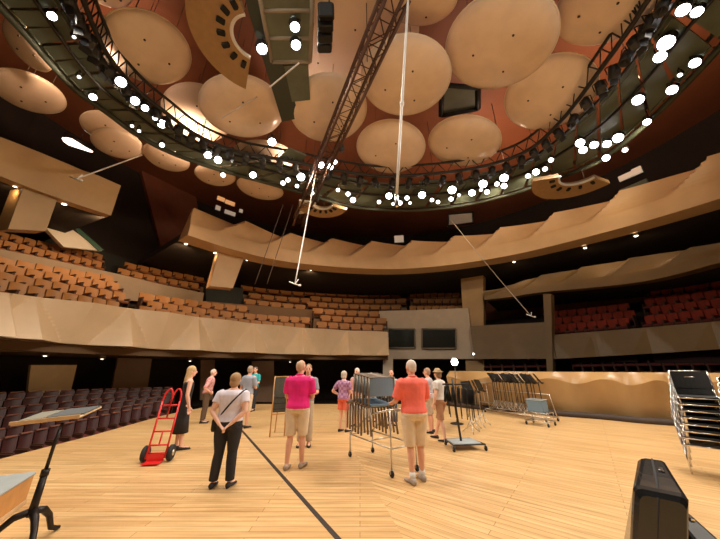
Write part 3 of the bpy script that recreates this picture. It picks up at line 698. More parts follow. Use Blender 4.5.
# ------------------------------------------------------------------ truss, pole, cables, microphones
def tbox(A, B, w, nseg, label):
    A = Vector(A); B = Vector(B); d = (B - A).normalized(); s = d.cross(Vector((0, 0, 1))).normalized() * w / 2; u = s.cross(d).normalized() * w / 2
    root = thing('lattice_truss', label, 'truss', A)
    mb = MB()
    for a, b in ((1, 1), (1, -1), (-1, -1), (-1, 1)): mb.tube([s * a + u * b, s * a + u * b + B - A], .05, 6)
    mb.build('chords', M['truss'], root)
    mb = MB()
    cs = [s + u, s - u, -s - u, -s + u]
    for k in range(nseg):
        p0 = (B - A) * (k / nseg); p1 = (B - A) * ((k + 1) / nseg)
        for e in range(4):
            a, b = cs[e], cs[(e + 1) % 4]
            mb.tube([p0 + a, p1 + b] if k % 2 else [p0 + b, p1 + a], .016, 4); mb.tube([p0 + a, p0 + b], .014, 4)
    mb.build('lacing', M['truss'], root)
    for f in (.15, .5, .95):
        mb = MB(); p = (B - A) * f + u.normalized() * 0; mb.tube([p, (p.x, p.y, 15.02 - A.z)], .014, 5); mb.build('hanger', M['wire_d'], root)
    for f in (.42, .58, .74):
        p = (B - A) * f; mb = MB(); mb.lathe([(.05, .14), (.1, .1), (.11, -.12), (.02, -.14)], 10, Matrix.Translation(p + s * 1.3 - Vector((0, 0, .2)))); mb.build('dark_lamp', M['lamp_can'], root)
tA, tB = Pz(399, -12, 9.5), Pz(298, 222, 9.5)
tbox(tA, tB, .5, 20, 'dark red brown lattice truss running diagonally under the ceiling')
def cable(name, A, B, r, m, label, cat, sag=0.0, extra=None):
    A = Vector(A); B = Vector(B); root = thing(name, label, cat, A)
    mb = MB(); mb.tube([(B - A) * t - Vector((0, 0, sag * 4 * t * (1 - t))) for t in [k / 10 for k in range(11)]], r, 6); mb.build('cable', m, root)
    if extra: extra(root, B - A)
    return root
def mic(root, p):
    mb = MB(); mb.tube([p + Vector((-.22, 0, .09)), p, p + Vector((.17, 0, -.05))], .022, 6); mb.tube([p, p + Vector((.1, .05, .2))], .02, 6); mb.build('microphone', M['wire_w'], root)
    mb = MB(); mb.ell(p + Vector((.18, 0, -.05)), (.06, .045, .045), n=10, m=6); mb.build('capsule', M['wire_w'], root)
def joint(root, p):
    mb = MB(); mb.lathe([(.02, -.05), (.04, -.03), (.04, .03), (.02, .05)], 10, Matrix.Translation(p * .82)); mb.build('joint', M['wire_w'], root)
    mb = MB(); mb.lathe([(.02, -.18), (.035, -.15), (.035, .05), (.02, .1)], 10, Matrix.Translation(p)); mb.build('end_weight', M['chrome'], root)
pb = Py(396.5, 198, 4.0); pt = Py(408, 0, 3.5); pt = pb + (pt - pb) * ((15.02 - pb.z) / (pt.z - pb.z))
cable('hanging_pole', pt, pb, .026, M['wire_w'], 'white pole hanging from the ceiling in front of the discs', 'hanging pole', 0, joint)
cable('microphone_cable', Py(322, 140, 10.2), Py(295, 284, 10.0), .022, M['wire_w'], 'pale cable with a small microphone over the middle seats', 'microphone', 0, mic)
cable('rigging_cable', Pz(283, 205, 9.5), Py(255, 284, 13.0), .016, M['wire_d'], 'thin dark cable left of its twin below the truss end', 'cable')
cable('rigging_cable', Pz(293, 205, 9.5), Py(267, 284, 13.0), .016, M['wire_d'], 'thin dark cable nearer the microphone below the truss end', 'cable')
cable('microphone_cable', Pz(452, 221, 9.8), Py(531, 316, 14.0), .018, M['wire'], 'slanting cable carrying a bright microphone above the booth', 'microphone', .1, mic)
cable('microphone_boom', Pc(142, 155, CU, 11.0), Pc(76, 179, CU, 11.0), .025, M['wire'], 'thin boom with microphone in front of the far left balcony', 'microphone', 0, mic)
cable('light_rod', Pz(299, 63, 9.9), Pz(270, 87, 9.9), .025, M['wire_w'], 'short white rod under the catwalk bridge', 'rod')
cable('light_rod', Pz(257, 97, 9.6), Pz(222, 118, 9.6), .018, M['wire'], 'thin rod lying across the large tan disc below the slotted fan', 'rod')
# black speaker cluster and line of dark lamps near the bridge
L = thing('hanging_speaker', 'black speaker cluster hanging right of the catwalk bridge', 'speaker', Pz(325, 32, 9.6))
for k in range(4):
    mb = MB(); mb.rbox((.04 * k - .05, .33 - .24 * k, .02 * k), (.38, .2, .3), .06, RX(R_(14 * k - 10))); mb.build('speaker_box', M['black'], L)
mb = MB(); mb.tube([(0, .3, .1), (0, .3, 5.42)], .02, 5); mb.tube([(0, -.3, .1), (0, .3, .5)], .02, 5); mb.build('hanger', M['steel_dk'], L)
L = thing('ceiling_speaker', 'black box under the tan disc at the inner left edge of the ring', 'speaker', Pz(265, 160, 10.75))
mb = MB(); mb.rbox((0, 0, 0), (.28, .26, .4), .03); mb.build('body', M['black'], L)
mb = MB(); mb.rbox((.24, -.05, -.05), (.14, .14, .18), .03); mb.build('bracket', M['steel_dk'], L)
mb = MB(); mb.tube([(0, 0, .2), (0, 0, .5)], .02, 5); mb.build('hanger', M['steel_dk'], L)
# framed hatches, white baffles, lit boxes
def plate(name, quad, f, m, label, cat, th=.08, frame=None):
    P = [f(*q) for q in quad]; c = sum(P, Vector()) / 4; root = thing(name, label, cat, c)
    n_ = (P[1] - P[0]).cross(P[3] - P[0]).normalized() * th
    if n_.dot(c - CAMP) < 0: n_ = -n_
    mb = MB(); mb.add([p - c for p in P] + [p - c + n_ for p in P], [(0, 1, 2, 3), (7, 6, 5, 4), (0, 4, 5, 1), (1, 5, 6, 2), (2, 6, 7, 3), (3, 7, 4, 0)]); mb.build('panel', m, root)
    if frame:
        mb = MB()
        for k in range(4): mb.tube([P[k] - c, P[(k + 1) % 4] - c], frame, 4)
        mb.build('frame', M['black'], root)
    return root
plate('framed_hatch', [(442, 85), (478, 88), (478, 109), (441, 116)], lambda x, y: Pz(x, y, 11.8), M['panel'], 'black framed grey hatch between the cream discs', 'hatch', .1, .11)
plate('framed_monitor', [(448, 214), (473, 212), (473, 223), (448, 226)], lambda x, y: Py(x, y, 18.2), M['greytop'], 'small dark framed screen above the large balcony', 'monitor', .15, .08)
plate('white_baffle', [(299, 201), (316, 203), (315, 213), (299, 214)], lambda x, y: Pz(x, y, 9.4), M['white'], 'small white baffle panel below the far left bend of the ring', 'baffle', .1)
plate('hatch_box', [(289, 149), (306, 156), (299, 166), (278, 160)], lambda x, y: Pz(x, y, 10.2), M['panel'], 'grey green square panel hanging beside the ring, left of the truss', 'panel', .1)
def lit_boxes(pts, C, R, label):
    c = Pc(*pts[0][:2], C, R); root = thing('lit_sign_box', label, 'sign box', c)
    for (x, y, w, h, mm) in pts:
        p = Pc(x, y, C, R); d = Vector((p.x - C[0], p.y - C[1], 0)).normalized(); a = math.atan2(d.y, d.x) - math.pi / 2
        s = (p - CAMP).length / FPX
        mb = MB(); mb.rbox(p - c, (w * s, .12, h * s), .02, RZ(a)); mb.build('lit_panel', mm, root)
        mb = MB(); mb.rbox(p - c + d * .1, (w * s * 1.15, .12, h * s * 1.25), .02, RZ(a)); mb.build('housing', M['black'], root)
M['glow_o'] = mat('lit_orange_panel', (.8, .4, .15), .4, emit=(1, .5, .2), es=.45)
M['glow_w'] = mat('lit_pale_panel', (.7, .6, .5), .4, emit=(1, .8, .6), es=.25)
lit_boxes([(221, 199, 6, 3.5, M['glow_o']), (230, 203, 8, 3.5, M['glow_o']), (218, 208, 4, 4, M['glow_w']), (230, 213, 9, 3.5, M['glow_w']), (241, 211, 3, 3, M['glow_w'])], CU, 15.5, 'cluster of small glowing orange boxes above the left end of the large balcony')
lit_boxes([(627, 176, 9, 4, M['glow_w']), (637, 171, 5, 5, M['glow_w'])], CU, 15.0, 'pair of pale lit boxes above the right of the large balcony')
lit_boxes([(629, 189, 10, 4, M['panel']), (643, 183, 5, 4, M['panel'])], CU, 14.9, 'pair of dim grey boxes under the pale lit pair')
lit_boxes([(399, 239, 9, 7, M['glow_w'])], CU, 14.3, 'small pale box on the middle of the large balcony top')
# light reflecting off the ceiling at far left, built as a glowing shape
P1, P2 = Pz(62, 138, 11.9), Pz(93, 152, 11.9)
L = thing('ceiling_glare', 'glowing shape for the elongated reflected glare on the ceiling at far left', 'ceiling glare', (P1 + P2) / 2)
mb = MB(); mb.tube([(P1 - P2) * f for f in (.5, .42, .25, 0, -.25, -.42, -.5)], [.03, .13, .19, .15, .1, .07, .02], 10); mb.build('tube', M['glare_glow'], L)
mb = MB(); mb.tube([(P1 - P2) / 2 + Vector((0, 0, .2)), (P2 - P1) / 2 + Vector((0, 0, .2))], .2, 6); mb.tube([(0, 0, .2), (0, 0, 3.12)], .02, 5); mb.build('housing', M['steel_dk'], L)  # housing and stem added to hold the glare shape
# brackets on the balcony end (small round projector heads on the far left balcony face)
# ------------------------------------------------------------------ theatre seats
CAPM = []
def seat_meshes(tag_, shell, cush):
    f = MB()
    for s in (-1, 1):
        f.rbox((s * .27, -.16, .30), (.05, .42, .60), .03, axis='x'); f.rbox((s * .27, -.18, .60), (.07, .40, .045), .02, axis='y')
    f.box((0, .02, .06), (.5, .30, .12))
    b = MB(); rings = []
    for k in range(9):
        x = -.275 + .55 * k / 8; cv = .05 * (1 - (x / .275) ** 2)
        rings.append([Vector((x, -.02 + cv, .34)), Vector((x, .05 + cv, .34)), Vector((x, .15 + cv, .90 + .03 * (1 - (x / .275) ** 2))), Vector((x, .09 + cv, .92 + .03 * (1 - (x / .275) ** 2)))])
    b.loft(rings, sm=False)
    c = MB(); c.rbox((0, -.17, .44), (.48, .46, .13), .05, RX(R_(8)), axis='x')
    if tag_ == 'b':
        k_ = MB(); k_.rbox((0, .135, .955), (.47, .10, .05), .02, axis='x'); CAPM.append(k_.mesh('cap', M['seat_cap']))
    return f.mesh(tag_ + '_frame', M['seat_f']), b.mesh(tag_ + '_back', shell), c.mesh(tag_ + '_cushion', cush)
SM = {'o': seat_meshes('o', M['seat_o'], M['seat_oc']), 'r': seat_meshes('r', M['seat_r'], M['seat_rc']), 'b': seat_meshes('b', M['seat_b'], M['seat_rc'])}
CNAME = {'o': 'orange', 'r': 'red', 'b': 'dark red'}
NSEAT = [0]
def seat_row(kind, p0, p1, n, R, block, row, group, sag=0.0, dz=-.62):
    A = Pc(*p0, CL, R); B = Pc(*p1, CL, R)
    a0 = math.atan2(A.y - CL[1], A.x - CL[0]); a1 = math.atan2(B.y - CL[1], B.x - CL[0])
    if a1 - a0 > math.pi: a1 -= 2 * math.pi
    if a0 - a1 > math.pi: a0 -= 2 * math.pi
    w = abs(a1 - a0) * R / max(n - 1, 1)
    if row in ('second', 'fourth', 'sixth') and kind != 'b':
        sh_ = (a1 - a0) / (n - 1) * .5; a0 += sh_; a1 += sh_
    fr, bk, cu = SM[kind]
    for i in range(n):
        t = i / max(n - 1, 1); a = a0 + (a1 - a0) * t; z = A.z + (B.z - A.z) * t + dz
        d = Vector((math.cos(a), math.sin(a), 0))
        o = bpy.data.objects.new('theater_seat', fr); COL.objects.link(o)
        o.location = Vector((CL[0], CL[1], 0)) + d * R + Vector((0, 0, z)); o.rotation_euler = (0, 0, a - math.pi / 2)
        o.scale = (w / .60, 1, 1)
        tag(o, '%s seat, %s from left, %s row, %s' % (CNAME[kind], ordn(i + 1), row, block), 'theatre seat', group)
        for nm, me in (('backrest', bk), ('cushion', cu)):
            c = bpy.data.objects.new(nm, me); COL.objects.link(c); c.parent = o
        if kind == 'b':
            c = bpy.data.objects.new('top_rail', CAPM[0]); COL.objects.link(c); c.parent = o
        NSEAT[0] += 1
    # carpeted riser that carries the row
    mb = MB(); rings = []
    for i in range(n * 2 + 1):
        t = (i / (n * 2)) * (1 + 1.0 / n) - .5 / n; a = a0 + (a1 - a0) * t; z = A.z + (B.z - A.z) * t + dz
        d = Vector((math.cos(a), math.sin(a), 0)); c = Vector((CL[0], CL[1], 0))
        rings.append([c + d * (R - .42) + Vector((0, 0, z - 1.3)), c + d * (R - .42) + Vector((0, 0, z)), c + d * (R + .5) + Vector((0, 0, z)), c + d * (R + .5) + Vector((0, 0, z - 1.3))])
    mb.loft(rings, sm=False)
    RIS.append((mb, block, row, kind))
RIS = []
def rows(kind, block, group, lst):
    for k, (p0, p1, n, R) in enumerate(lst):
        seat_row(kind, p0, p1, n, R, block, ['front', 'second', 'third', 'fourth', 'fifth', 'sixth'][k], group)
A_ = 'left block above wavy front'
rows('o', A_, 'orange seats, left block above the wavy front', [((-2, 288), (113, 308), 8, 12.5), ((-5, 279), (113, 297), 8, 13.3), ((-5, 271), (113, 288), 8, 14.1), ((-5, 263), (100, 279), 7, 14.9)])
rows('o', 'long block above wavy front', 'orange seats, longer block above the wavy front', [((147, 313), (300, 328), 13, 12.5), ((147, 306), (300, 321), 13, 13.3), ((147, 299), (242, 310), 8, 14.1)])
rows('o', 'upper tier by the white stair', 'orange seats, upper left tier by the stair', [((-5, 245), (97, 266), 9, 16.8), ((-5, 236), (93, 257), 9, 17.6)])
rows('o', 'upper tier right of dark recess', 'orange seats, upper left tier right of the recess', [((124, 274), (194, 287), 7, 16.8), ((124, 266), (194, 279), 7, 17.6)])
rows('o', 'block beside the tan pier', 'orange seats beside the tan pier', [((250, 303), (300, 308), 5, 15.9), ((248, 296), (300, 301), 5, 16.7), ((247, 289), (298, 294), 5, 17.5)])
rows('o', 'block at far end of wavy front', 'orange seats at the far end of the wavy front', [((322, 326), (378, 329), 6, 12.5), ((320, 319), (376, 322), 6, 13.3), ((318, 312), (374, 315), 6, 14.1)])
rows('o', 'middle block facing the stage', 'orange seats, middle block', [((312, 305), (396, 308), 9, 15.9), ((310, 299), (396, 302), 9, 16.7), ((309, 293), (396, 295), 9, 17.5)])
rows('o', 'block above the control windows', 'orange seats above the control windows', [((413, 309), (459, 309), 7, 15.9), ((413, 302), (458, 302), 7, 16.7), ((413, 296), (456, 296), 7, 17.5)])
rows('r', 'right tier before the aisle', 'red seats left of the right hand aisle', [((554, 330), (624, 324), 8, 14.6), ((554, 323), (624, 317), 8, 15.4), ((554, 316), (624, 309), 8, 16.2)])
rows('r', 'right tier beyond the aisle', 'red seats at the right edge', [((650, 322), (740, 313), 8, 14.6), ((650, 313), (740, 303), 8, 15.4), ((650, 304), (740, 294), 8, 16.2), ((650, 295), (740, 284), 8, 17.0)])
rows('b', 'behind the dark wavy stage wall', 'dark red seats behind the stage wall', [((475, 364), (545, 363), 7, 14.6), ((578, 362), (735, 358), 13, 14.6)])
rows('b', 'lower block beside the stage', 'dark red seats beside the stage', [((-8, 456), (146, 416), 13, 10.7), ((-4, 443), (158, 410), 13, 11.5), ((-8, 430), (162, 405), 13, 12.3), ((-4, 420), (166, 401), 13, 13.1), ((-8, 411), (166, 397), 13, 13.9), ((-4, 403), (168, 394), 13, 14.7)])
for k, (mb, block, row, kind_) in enumerate(RIS):
    struct(mb.build('floor_riser', M['carpet'] if kind_ in 'rb' else M['step']), 'riser under the %s row of the %s' % (row, block), 'riser')

# ------------------------------------------------------------------ people
def remesh(mb, name, mats, voxel=.011, smooth=2):
    me = mb.mesh('tmp', mats); o = bpy.data.objects.new('tmp', me); COL.objects.link(o)
    m = o.modifiers.new('r', 'REMESH'); m.mode = 'VOXEL'; m.voxel_size = voxel; m.use_smooth_shade = True
    if smooth: s = o.modifiers.new('s', 'SMOOTH'); s.iterations = smooth; s.factor = .5
    dg = bpy.context.evaluated_depsgraph_get(); dg.update()
    me2 = bpy.data.meshes.new_from_object(o.evaluated_get(dg)); me2.name = name
    bpy.data.objects.remove(o); bpy.data.meshes.remove(me)
    me2.materials.clear()
    for mm in (mats if isinstance(mats, (list, tuple)) else [mats]): me2.materials.append(mm)
    me2.polygons.foreach_set('use_smooth', [True] * len(me2.polygons))
    return me2
TORSO = [(.86, .150, .105, 0), (.92, .172, .122, -.012), (.98, .168, .122, -.010), (1.05, .152, .112, 0), (1.14, .148, .108, .004), (1.24, .162, .115, .006), (1.33, .178, .118, .004), (1.40, .182, .108, -.004), (1.445, .150, .085, -.010), (1.475, .090, .065, -.010), (1.50, .058, .055, -.004)]
def person(label, px, foot, top, face, pose, wear, group=None, build=1.0, loc=None):
    p = loc if loc is not None else Pz(px, foot, 0)
    # standing height from the head top pixel
    r = ray(px, top); H = CAMP.z + r.z * (p.y / r.y)
    H = min(max(H, 1.5), 1.9); S = H / 1.76
    lean = pose.get('lean', 0); sw = build
    def tf(v):
        v = Vector(v); k = max(0, v.z - .95)
        return Vector((v.x, v.y + lean * k, v.z)) * S
    def cap(mb, pts, rs, n=12):
        mb.tube([tf(q) for q in pts], [q * S for q in rs], n)
        for q, rr in ((pts[0], rs[0]), (pts[-1], rs[-1])): mb.ell(tf(q), (rr * S,) * 3, n=10, m=7)
    def torso(mb, z0, z1, g, wx=1.0):
        rg = []
        for k, (z, rx, ry, oy) in enumerate(TORSO):
            if z < z0 - .001 or z > z1 + .001: continue
            rg.append((z, rx, ry, oy))
        rg = [(z0, rg[0][1], rg[0][2], rg[0][3])] + rg if rg[0][0] > z0 + .02 else rg
        mb.loft([[tf((( rx * sw + g) * wx * math.cos(2 * math.pi * k / 20), oy + (ry * sw + g) * math.sin(2 * math.pi * k / 20) + (.02 * sw if 1.2 < z < 1.36 and pose.get('f') and math.sin(2 * math.pi * k / 20) > .3 else 0), z)) for k in range(20)] for z, rx, ry, oy in rg])
    legs = pose.get('legs', [(.0, .10), (.0, .10)])       # forward offset, stance per leg
    J = {}
    for s, (fy, st) in zip((-1, 1), legs):
        J[s] = [(s * .092 * sw, 0, .90), (s * (.094 + (st - .1) * .5), fy * .45 + .02, .50), (s * st, fy, .085)]
    AR = {}
    for s, nm in zip((-1, 1), pose.get('arms', ('down', 'down'))):
        sh = (s * .185 * (.6 + .4 * sw), -.005, 1.405)
        e, w, h = {'down': ((s * .245, -.03, 1.13), (s * .255, .05, .89), (.02 * -s, .03, -.17)),
                   'behind': ((s * .29, -.09, 1.14), (s * .09, -.175, .95), (-s * .13, -.02, -.10)),
                   'hips': ((s * .40, -.07, 1.14), (s * .215, .07, 1.02), (-s * .06, .1, -.08)),
                   'front': ((s * .245, .05, 1.12), (s * .12, .24, 1.10), (-s * .14, .06, .02)),
                   'push': ((s * .27, .07, 1.13), (s * .23, .30, 1.08), (-s * .02, .16, -.03)),
                   'chest': ((s * .25, .03, 1.13), (s * .10, .19, 1.22), (-s * .12, .03, .08)),
                   'hold': ((s * .30, .02, 1.13), (s * .33, .24, 1.02), (0, .15, -.06))}[nm]
        AR[s] = (sh, e, w, Vector(h))
    body = MB()
    torso(body, .86, 1.50, 0)
    cap(body, [(0, -.005, 1.45), (0, .012, 1.55)], [.058, .056])
    HY = .02; hz = 1.635; tr = pose.get('turn', 0); HR = RZ(R_(tr)) @ RX(R_(pose.get('nod', 0)))
    hc = tf((0, HY, hz))
    def hp(x, y, z): return hc + (HR @ Vector((x, y, z))) * S
    body.ell(hc + HR @ Vector((0, -.005, .015)) * S, (.076 * S, .094 * S, .108 * S), HR, 18, 12)
    body.ell(hp(0, .035, -.055), (.054 * S, .055 * S, .062 * S), HR)                      # jaw
    body.ell(hp(0, .098, -.015), (.014 * S, .022 * S, .026 * S), HR); body.ell(hp(0, .105, -.026), (.017 * S, .016 * S, .013 * S), HR)   # nose
    for s in (-1, 1): body.ell(hp(s * .078, -.005, -.005), (.014 * S, .022 * S, .034 * S), HR)
    for s in (-1, 1):
        sh, e, w, h = AR[s]
        cap(body, [sh, tuple((Vector(sh) * .45 + Vector(e) * .55)), e], [.056 * sw, .050 * sw, .041])
        mid = Vector(e) * .65 + Vector(w) * .35
        cap(body, [e, tuple(mid), w], [.041, .043, .028])
        hd = h.normalized(); W_ = Vector(w)
        side = hd.cross(Vector((0, 0, 1))) if abs(hd.z) < .8 else hd.cross(Vector((1, 0, 0)))
        side.normalize()
        curl = side.cross(hd).normalized(); curl = curl if curl.z < 0 or abs(hd.z) > .8 else -curl
        k0 = W_ + hd * .085
        for t in (-.022, 0, .022): cap(body, [tuple(W_), tuple(k0 + side * t)], [.020, .017], 8)
        for fi, (t, ln) in enumerate(((-.033, .062), (-.011, .074), (.011, .078), (.033, .068))):
            b0 = k0 + side * t; b1 = b0 + hd * ln * .55 + curl * .006; b2 = b1 + hd * ln * .4 + curl * .026
            cap(body, [tuple(W_ + hd * .05 + side * t), tuple(b0), tuple(b1), tuple(b2)], [.012, .0115, .0105, .009], 8)
        t0 = W_ + hd * .03 - side * .026; t1 = t0 + hd * .035 - side * .026 + curl * .01; t2 = t1 + hd * .032 - side * .004 + curl * .012
        cap(body, [tuple(t0), tuple(t1), tuple(t2)], [.014, .013, .010], 8)
    for s in (-1, 1):
        h, k, a = J[s]
        cap(body, [h, tuple(Vector(h) * .5 + Vector(k) * .5), k], [.088 * sw, .074 * sw, .054])
        cal = Vector(k) * .68 + Vector(a) * .32 + Vector((0, -.012, 0))
        cap(body, [k, tuple(cal), a], [.054, .056, .036])
        f = Vector(a); cap(body, [(f.x, f.y - .03, .05), (f.x + s * .012, f.y + .07, .045), (f.x + s * .02, f.y + .15, .03)], [.036, .036, .026])
    skin = wear.get('skin', 'skin')
    me = remesh(body, 'person', [M[skin], M['eye'], M['lip']], .010 * S, 2)
    inv = HR.transposed()
    for pl in me.polygons:
        q = inv @ ((pl.center - hc) / S)
        if q.y > .05:
            if abs(abs(q.x) - .030) < .012 and abs(q.z - .012) < .008: pl.material_index = 1
            elif abs(q.x) < .024 and abs(q.z + .063) < .007: pl.material_index = 2
    o = link('person', me); o.location = p; o.rotation_euler = (0, 0, R_(face)); tag(o, label, 'person', group)
    # clothing ------------------------------------------------------------
    def tubeleg(mb, s, z_end, g0, g1):
        h, k, a = [Vector(q) for q in J[s]]
        pts = [h]; rs = [.088 * sw + g0]
        if z_end < .52:
            pts += [h.lerp(k, .5), k]; rs += [.076 * sw + g0, .058 + g1]
            t = (k.z - z_end) / (k.z - a.z); e = k.lerp(a, t)
            if t > .4: pts.append(k.lerp(a, .32) + Vector((0, -.01, 0))); rs.append(.06 + g1)
            pts.append(e); rs.append((.05 if t > .6 else .056) + g1)
        else:
            t = (h.z - z_end) / (h.z - k.z); pts += [h.lerp(k, t * .5), h.lerp(k, t)]; rs += [.085 * sw + g0, .08 * sw + g1]
        mb.tube([tf(q) for q in pts], [q * S for q in rs], 16)
    bk, bcol, hem = wear['bottom']
    mb = MB()
    if bk in ('shorts', 'trousers'):
        torso(mb, .86, 1.05, .017)
        for s in (-1, 1): tubeleg(mb, s, hem, .014, .03 if bk == 'shorts' else .022)
        me = remesh(mb, bk, cloth(*bcol), .012 * S, 2); link(bk, me, o)
    else:
        z0 = hem; zz = [(z0, .24, .19, 0), ((z0 + .9) / 2, .20, .155, 0), (.90, .178, .128, -.01), (1.0, .168, .122, -.01), (1.06, .155, .115, 0)]
        if bk == 'dress': zz += [(z, rx + .006, ry + .006, oy) for z, rx, ry, oy in TORSO if 1.1 < z < 1.42]
        mb.loft([[tf((rx * sw * math.cos(2 * math.pi * k / 24) * (1 + .04 * math.sin(k * 2.1) * (z < .85)), oy + ry * sw * math.sin(2 * math.pi * k / 24), z)) for k in range(24)] for z, rx, ry, oy in zz])
        link(bk, mb.mesh(bk, cloth(*bcol)), o)
    if 'shirt' in wear:
        scol, sl, hemz = wear['shirt']
        mb = MB(); torso(mb, hemz, 1.475, .022)
        for s in (-1, 1):
            sh, e, w, h = AR[s]; sh, e, w = Vector(sh), Vector(e), Vector(w)
            if sl <= 0: continue
            pts = [sh + Vector((-s * .03, 0, .005)), sh]; rs = [.066 * sw, .074 * sw]
            pts.append(sh.lerp(e, min(sl, 1))); rs.append(.070 * sw if sl < 1 else .060)
            if sl > 1: pts.append(e.lerp(w, min(sl - 1, .95))); rs.append(.045)
            mb.tube([tf(q) for q in pts], [q * S for q in rs], 14)
        m_ = scol if not isinstance(scol, tuple) else cloth(*scol)
        me = remesh(mb, 'shirt', m_, .012 * S, 2); link('shirt', me, o)
        if wear.get('collar'):
            mb = MB(); mb.tube([tf((.068 * math.cos(2 * math.pi * k / 16), -.006 + .066 * math.sin(2 * math.pi * k / 16), 1.488 + .012 * math.sin(2 * math.pi * k / 16) * -1)) for k in range(16)], .017 * S, 6, closed=True); link('collar', mb.mesh('collar', m_), o)
    if wear.get('belt'):
        mb = MB(); mb.tube([tf(((.172 * sw) * math.cos(2 * math.pi * k / 20), -.004 + .135 * sw * math.sin(2 * math.pi * k / 20), 1.03)) for k in range(20)], .016 * S, 6, closed=True); link('belt', mb.mesh('belt', cloth('dark_belt', (.05, .03, .02))), o)
    hk, hcol = wear['hair']; mb = MB(); hm = cloth(*hcol)
    def hel(c, r, rot=None): mb.ell(hp(*c), tuple(q * S for q in r), HR, 18, 12)
    if hk == 'short': hel((0, -.020, .036), (.083, .096, .098)); hel((0, -.052, -.015), (.070, .055, .075))
    elif hk == 'thin': hel((0, -.030, .020), (.082, .088, .094)); hel((0, -.05, -.03), (.068, .05, .06))
    elif hk == 'bob': hel((0, -.022, .035), (.096, .106, .102)); hel((0, -.045, -.04), (.088, .072, .085))
    elif hk == 'long':
        hel((0, -.020, .035), (.092, .104, .102))
        mb.loft([[hp(rx * math.cos(2 * math.pi * k / 16), oy + ry * math.sin(2 * math.pi * k / 16), z) for k in range(16)] for z, rx, ry, oy in ((.03, .092, .085, -.03), (-.06, .098, .07, -.05), (-.16, .105, .055, -.075), (-.26, .09, .045, -.085), (-.33, .04, .025, -.085))])
    me = remesh(mb, 'hair', hm, .011 * S, 1); link('hair', me, o)
    if 'hat' in wear:
        mb = MB(); T = Matrix.Translation(hp(0, -.005, .065)) @ HR.to_4x4()
        mb.lathe([(.002, .085 * S), (.06 * S, .075 * S), (.092 * S, .03 * S), (.098 * S, 0), (.15 * S, -.012 * S), (.15 * S, -.02 * S), (.09 * S, -.012 * S)], 20, T, cap=False); link('hat', mb.mesh('hat', cloth(*wear['hat'])), o)
    sm = cloth(*wear.get('shoes', ('dark_shoe', (.03, .025, .022))))
    for s in (-1, 1):
        a = Vector(J[s][2]); mb = MB(); rg = []
        for y, rx, h in ((-.075, .022, .055), (-.06, .040, .085), (-.01, .044, .088), (.06, .048, .068), (.12, .052, .052), (.175, .042, .042), (.20, .018, .026)):
            rg.append([Vector((a.x + s * max(0, y) * .12 + rx * c, a.y + y, max(0.003, h * .5 + h * .5 * sn))) * S for c, sn in [(math.cos(2 * math.pi * k / 14), math.sin(2 * math.pi * k / 14)) for k in range(14)]])
        mb.loft(rg); link('shoe', mb.mesh('shoe', sm), o)
        if wear.get('sock'):
            mb = MB(); mb.tube([Vector((a.x, a.y, .05)) * S, Vector((a.x, a.y, .16)) * S], [.043 * S, .044 * S], 12); link('sock', mb.mesh('sock', cloth('white_sock', (.75, .72, .68))), o)
    return o, S
KH = ('khaki_cloth', (.74, .59, .42)); WHT = ('white_cloth', (.72, .66, .74)); BLK = ('black_cloth', (.02, .018, .02))
w1, S1 = person('person in a white top and black trousers with hands clasped behind the back', 220, 488, 373, 0, dict(arms=('behind', 'behind'), legs=[(.0, .13), (.03, .13)], turn=8),
       dict(shirt=(WHT, .55, .96), bottom=('trousers', BLK, .10), hair=('bob', ('tan_hair', (.40, .24, .12))), shoes=('black_shoe', (.03, .025, .03)), skin='skin2'), build=1.27)
person('person in a bright magenta polo and khaki shorts standing with arms in front', 294, 469, 360, -6, dict(arms=('front', 'front'), legs=[(-.05, .12), (.08, .10)], turn=-18),
       dict(shirt=(('magenta_polo', (.78, .012, .20)), .8, .93), collar=1, bottom=('shorts', KH, .50), hair=('thin', ('sandy_grey_hair', (.55, .36, .24))), shoes=('tan_shoe', (.42, .33, .26))), build=1.16)
CORAL = person('person in a coral red shirt and khaki cargo shorts pushing the chair cart', 418, 483, 360, 16, dict(arms=('push', 'push'), legs=[(-.03, .10), (.06, .11)], turn=10),
       dict(shirt=(('coral_shirt', (.93, .17, .12)), .9, .95), collar=1, bottom=('shorts', KH, .48), hair=('short', ('white_grey_hair', (.68, .58, .50))), shoes=('grey_shoe', (.40, .33, .28)), sock=1), build=1.2)
person('blonde person in a sleeveless black dress beside the red hand truck', 176, 450, 366, -50, dict(arms=('down', 'down'), turn=-10, legs=[(0, .08), (.06, .08)]),
       dict(bottom=('dress', BLK, .34), hair=('long', ('blonde_hair', (.62, .42, .20))), skin='skin2'), build=.92)
person('person in a pink plaid shirt and brown trousers with hands on hips', 202, 423, 369, -70, dict(arms=('hips', 'hips'), lean=.12, turn=-5),
       dict(shirt=(plaid_mat('pink_plaid', (.62, .22, .22), (.66, .40, .38)), 1.3, .95), bottom=('trousers', ('brown_trousers', (.12, .075, .045)), .10), hair=('thin', ('white_hair', (.66, .56, .48))), skin='skin2'), build=1.08)
person('person in a grey blue shirt and khaki shorts, partly behind the white topped person', 243, 428, 366, -20, dict(arms=('down', 'front')),
       dict(shirt=(('grey_blue_shirt', (.33, .36, .44)), .8, .93), bottom=('shorts', KH, .46), hair=('short', ('grey_brown_hair', (.40, .30, .22)))), build=1.1)
person('person in a teal shirt and dark trousers with folded arms', 251, 411, 367, 165, dict(arms=('front', 'front'), f=1),
       dict(shirt=(('teal_shirt', (.02, .33, .34)), .8, .93), bottom=('trousers', ('charcoal_trousers', (.025, .025, .03)), .10), hair=('short', ('dark_grey_hair', (.12, .08, .06)))), build=1.1)
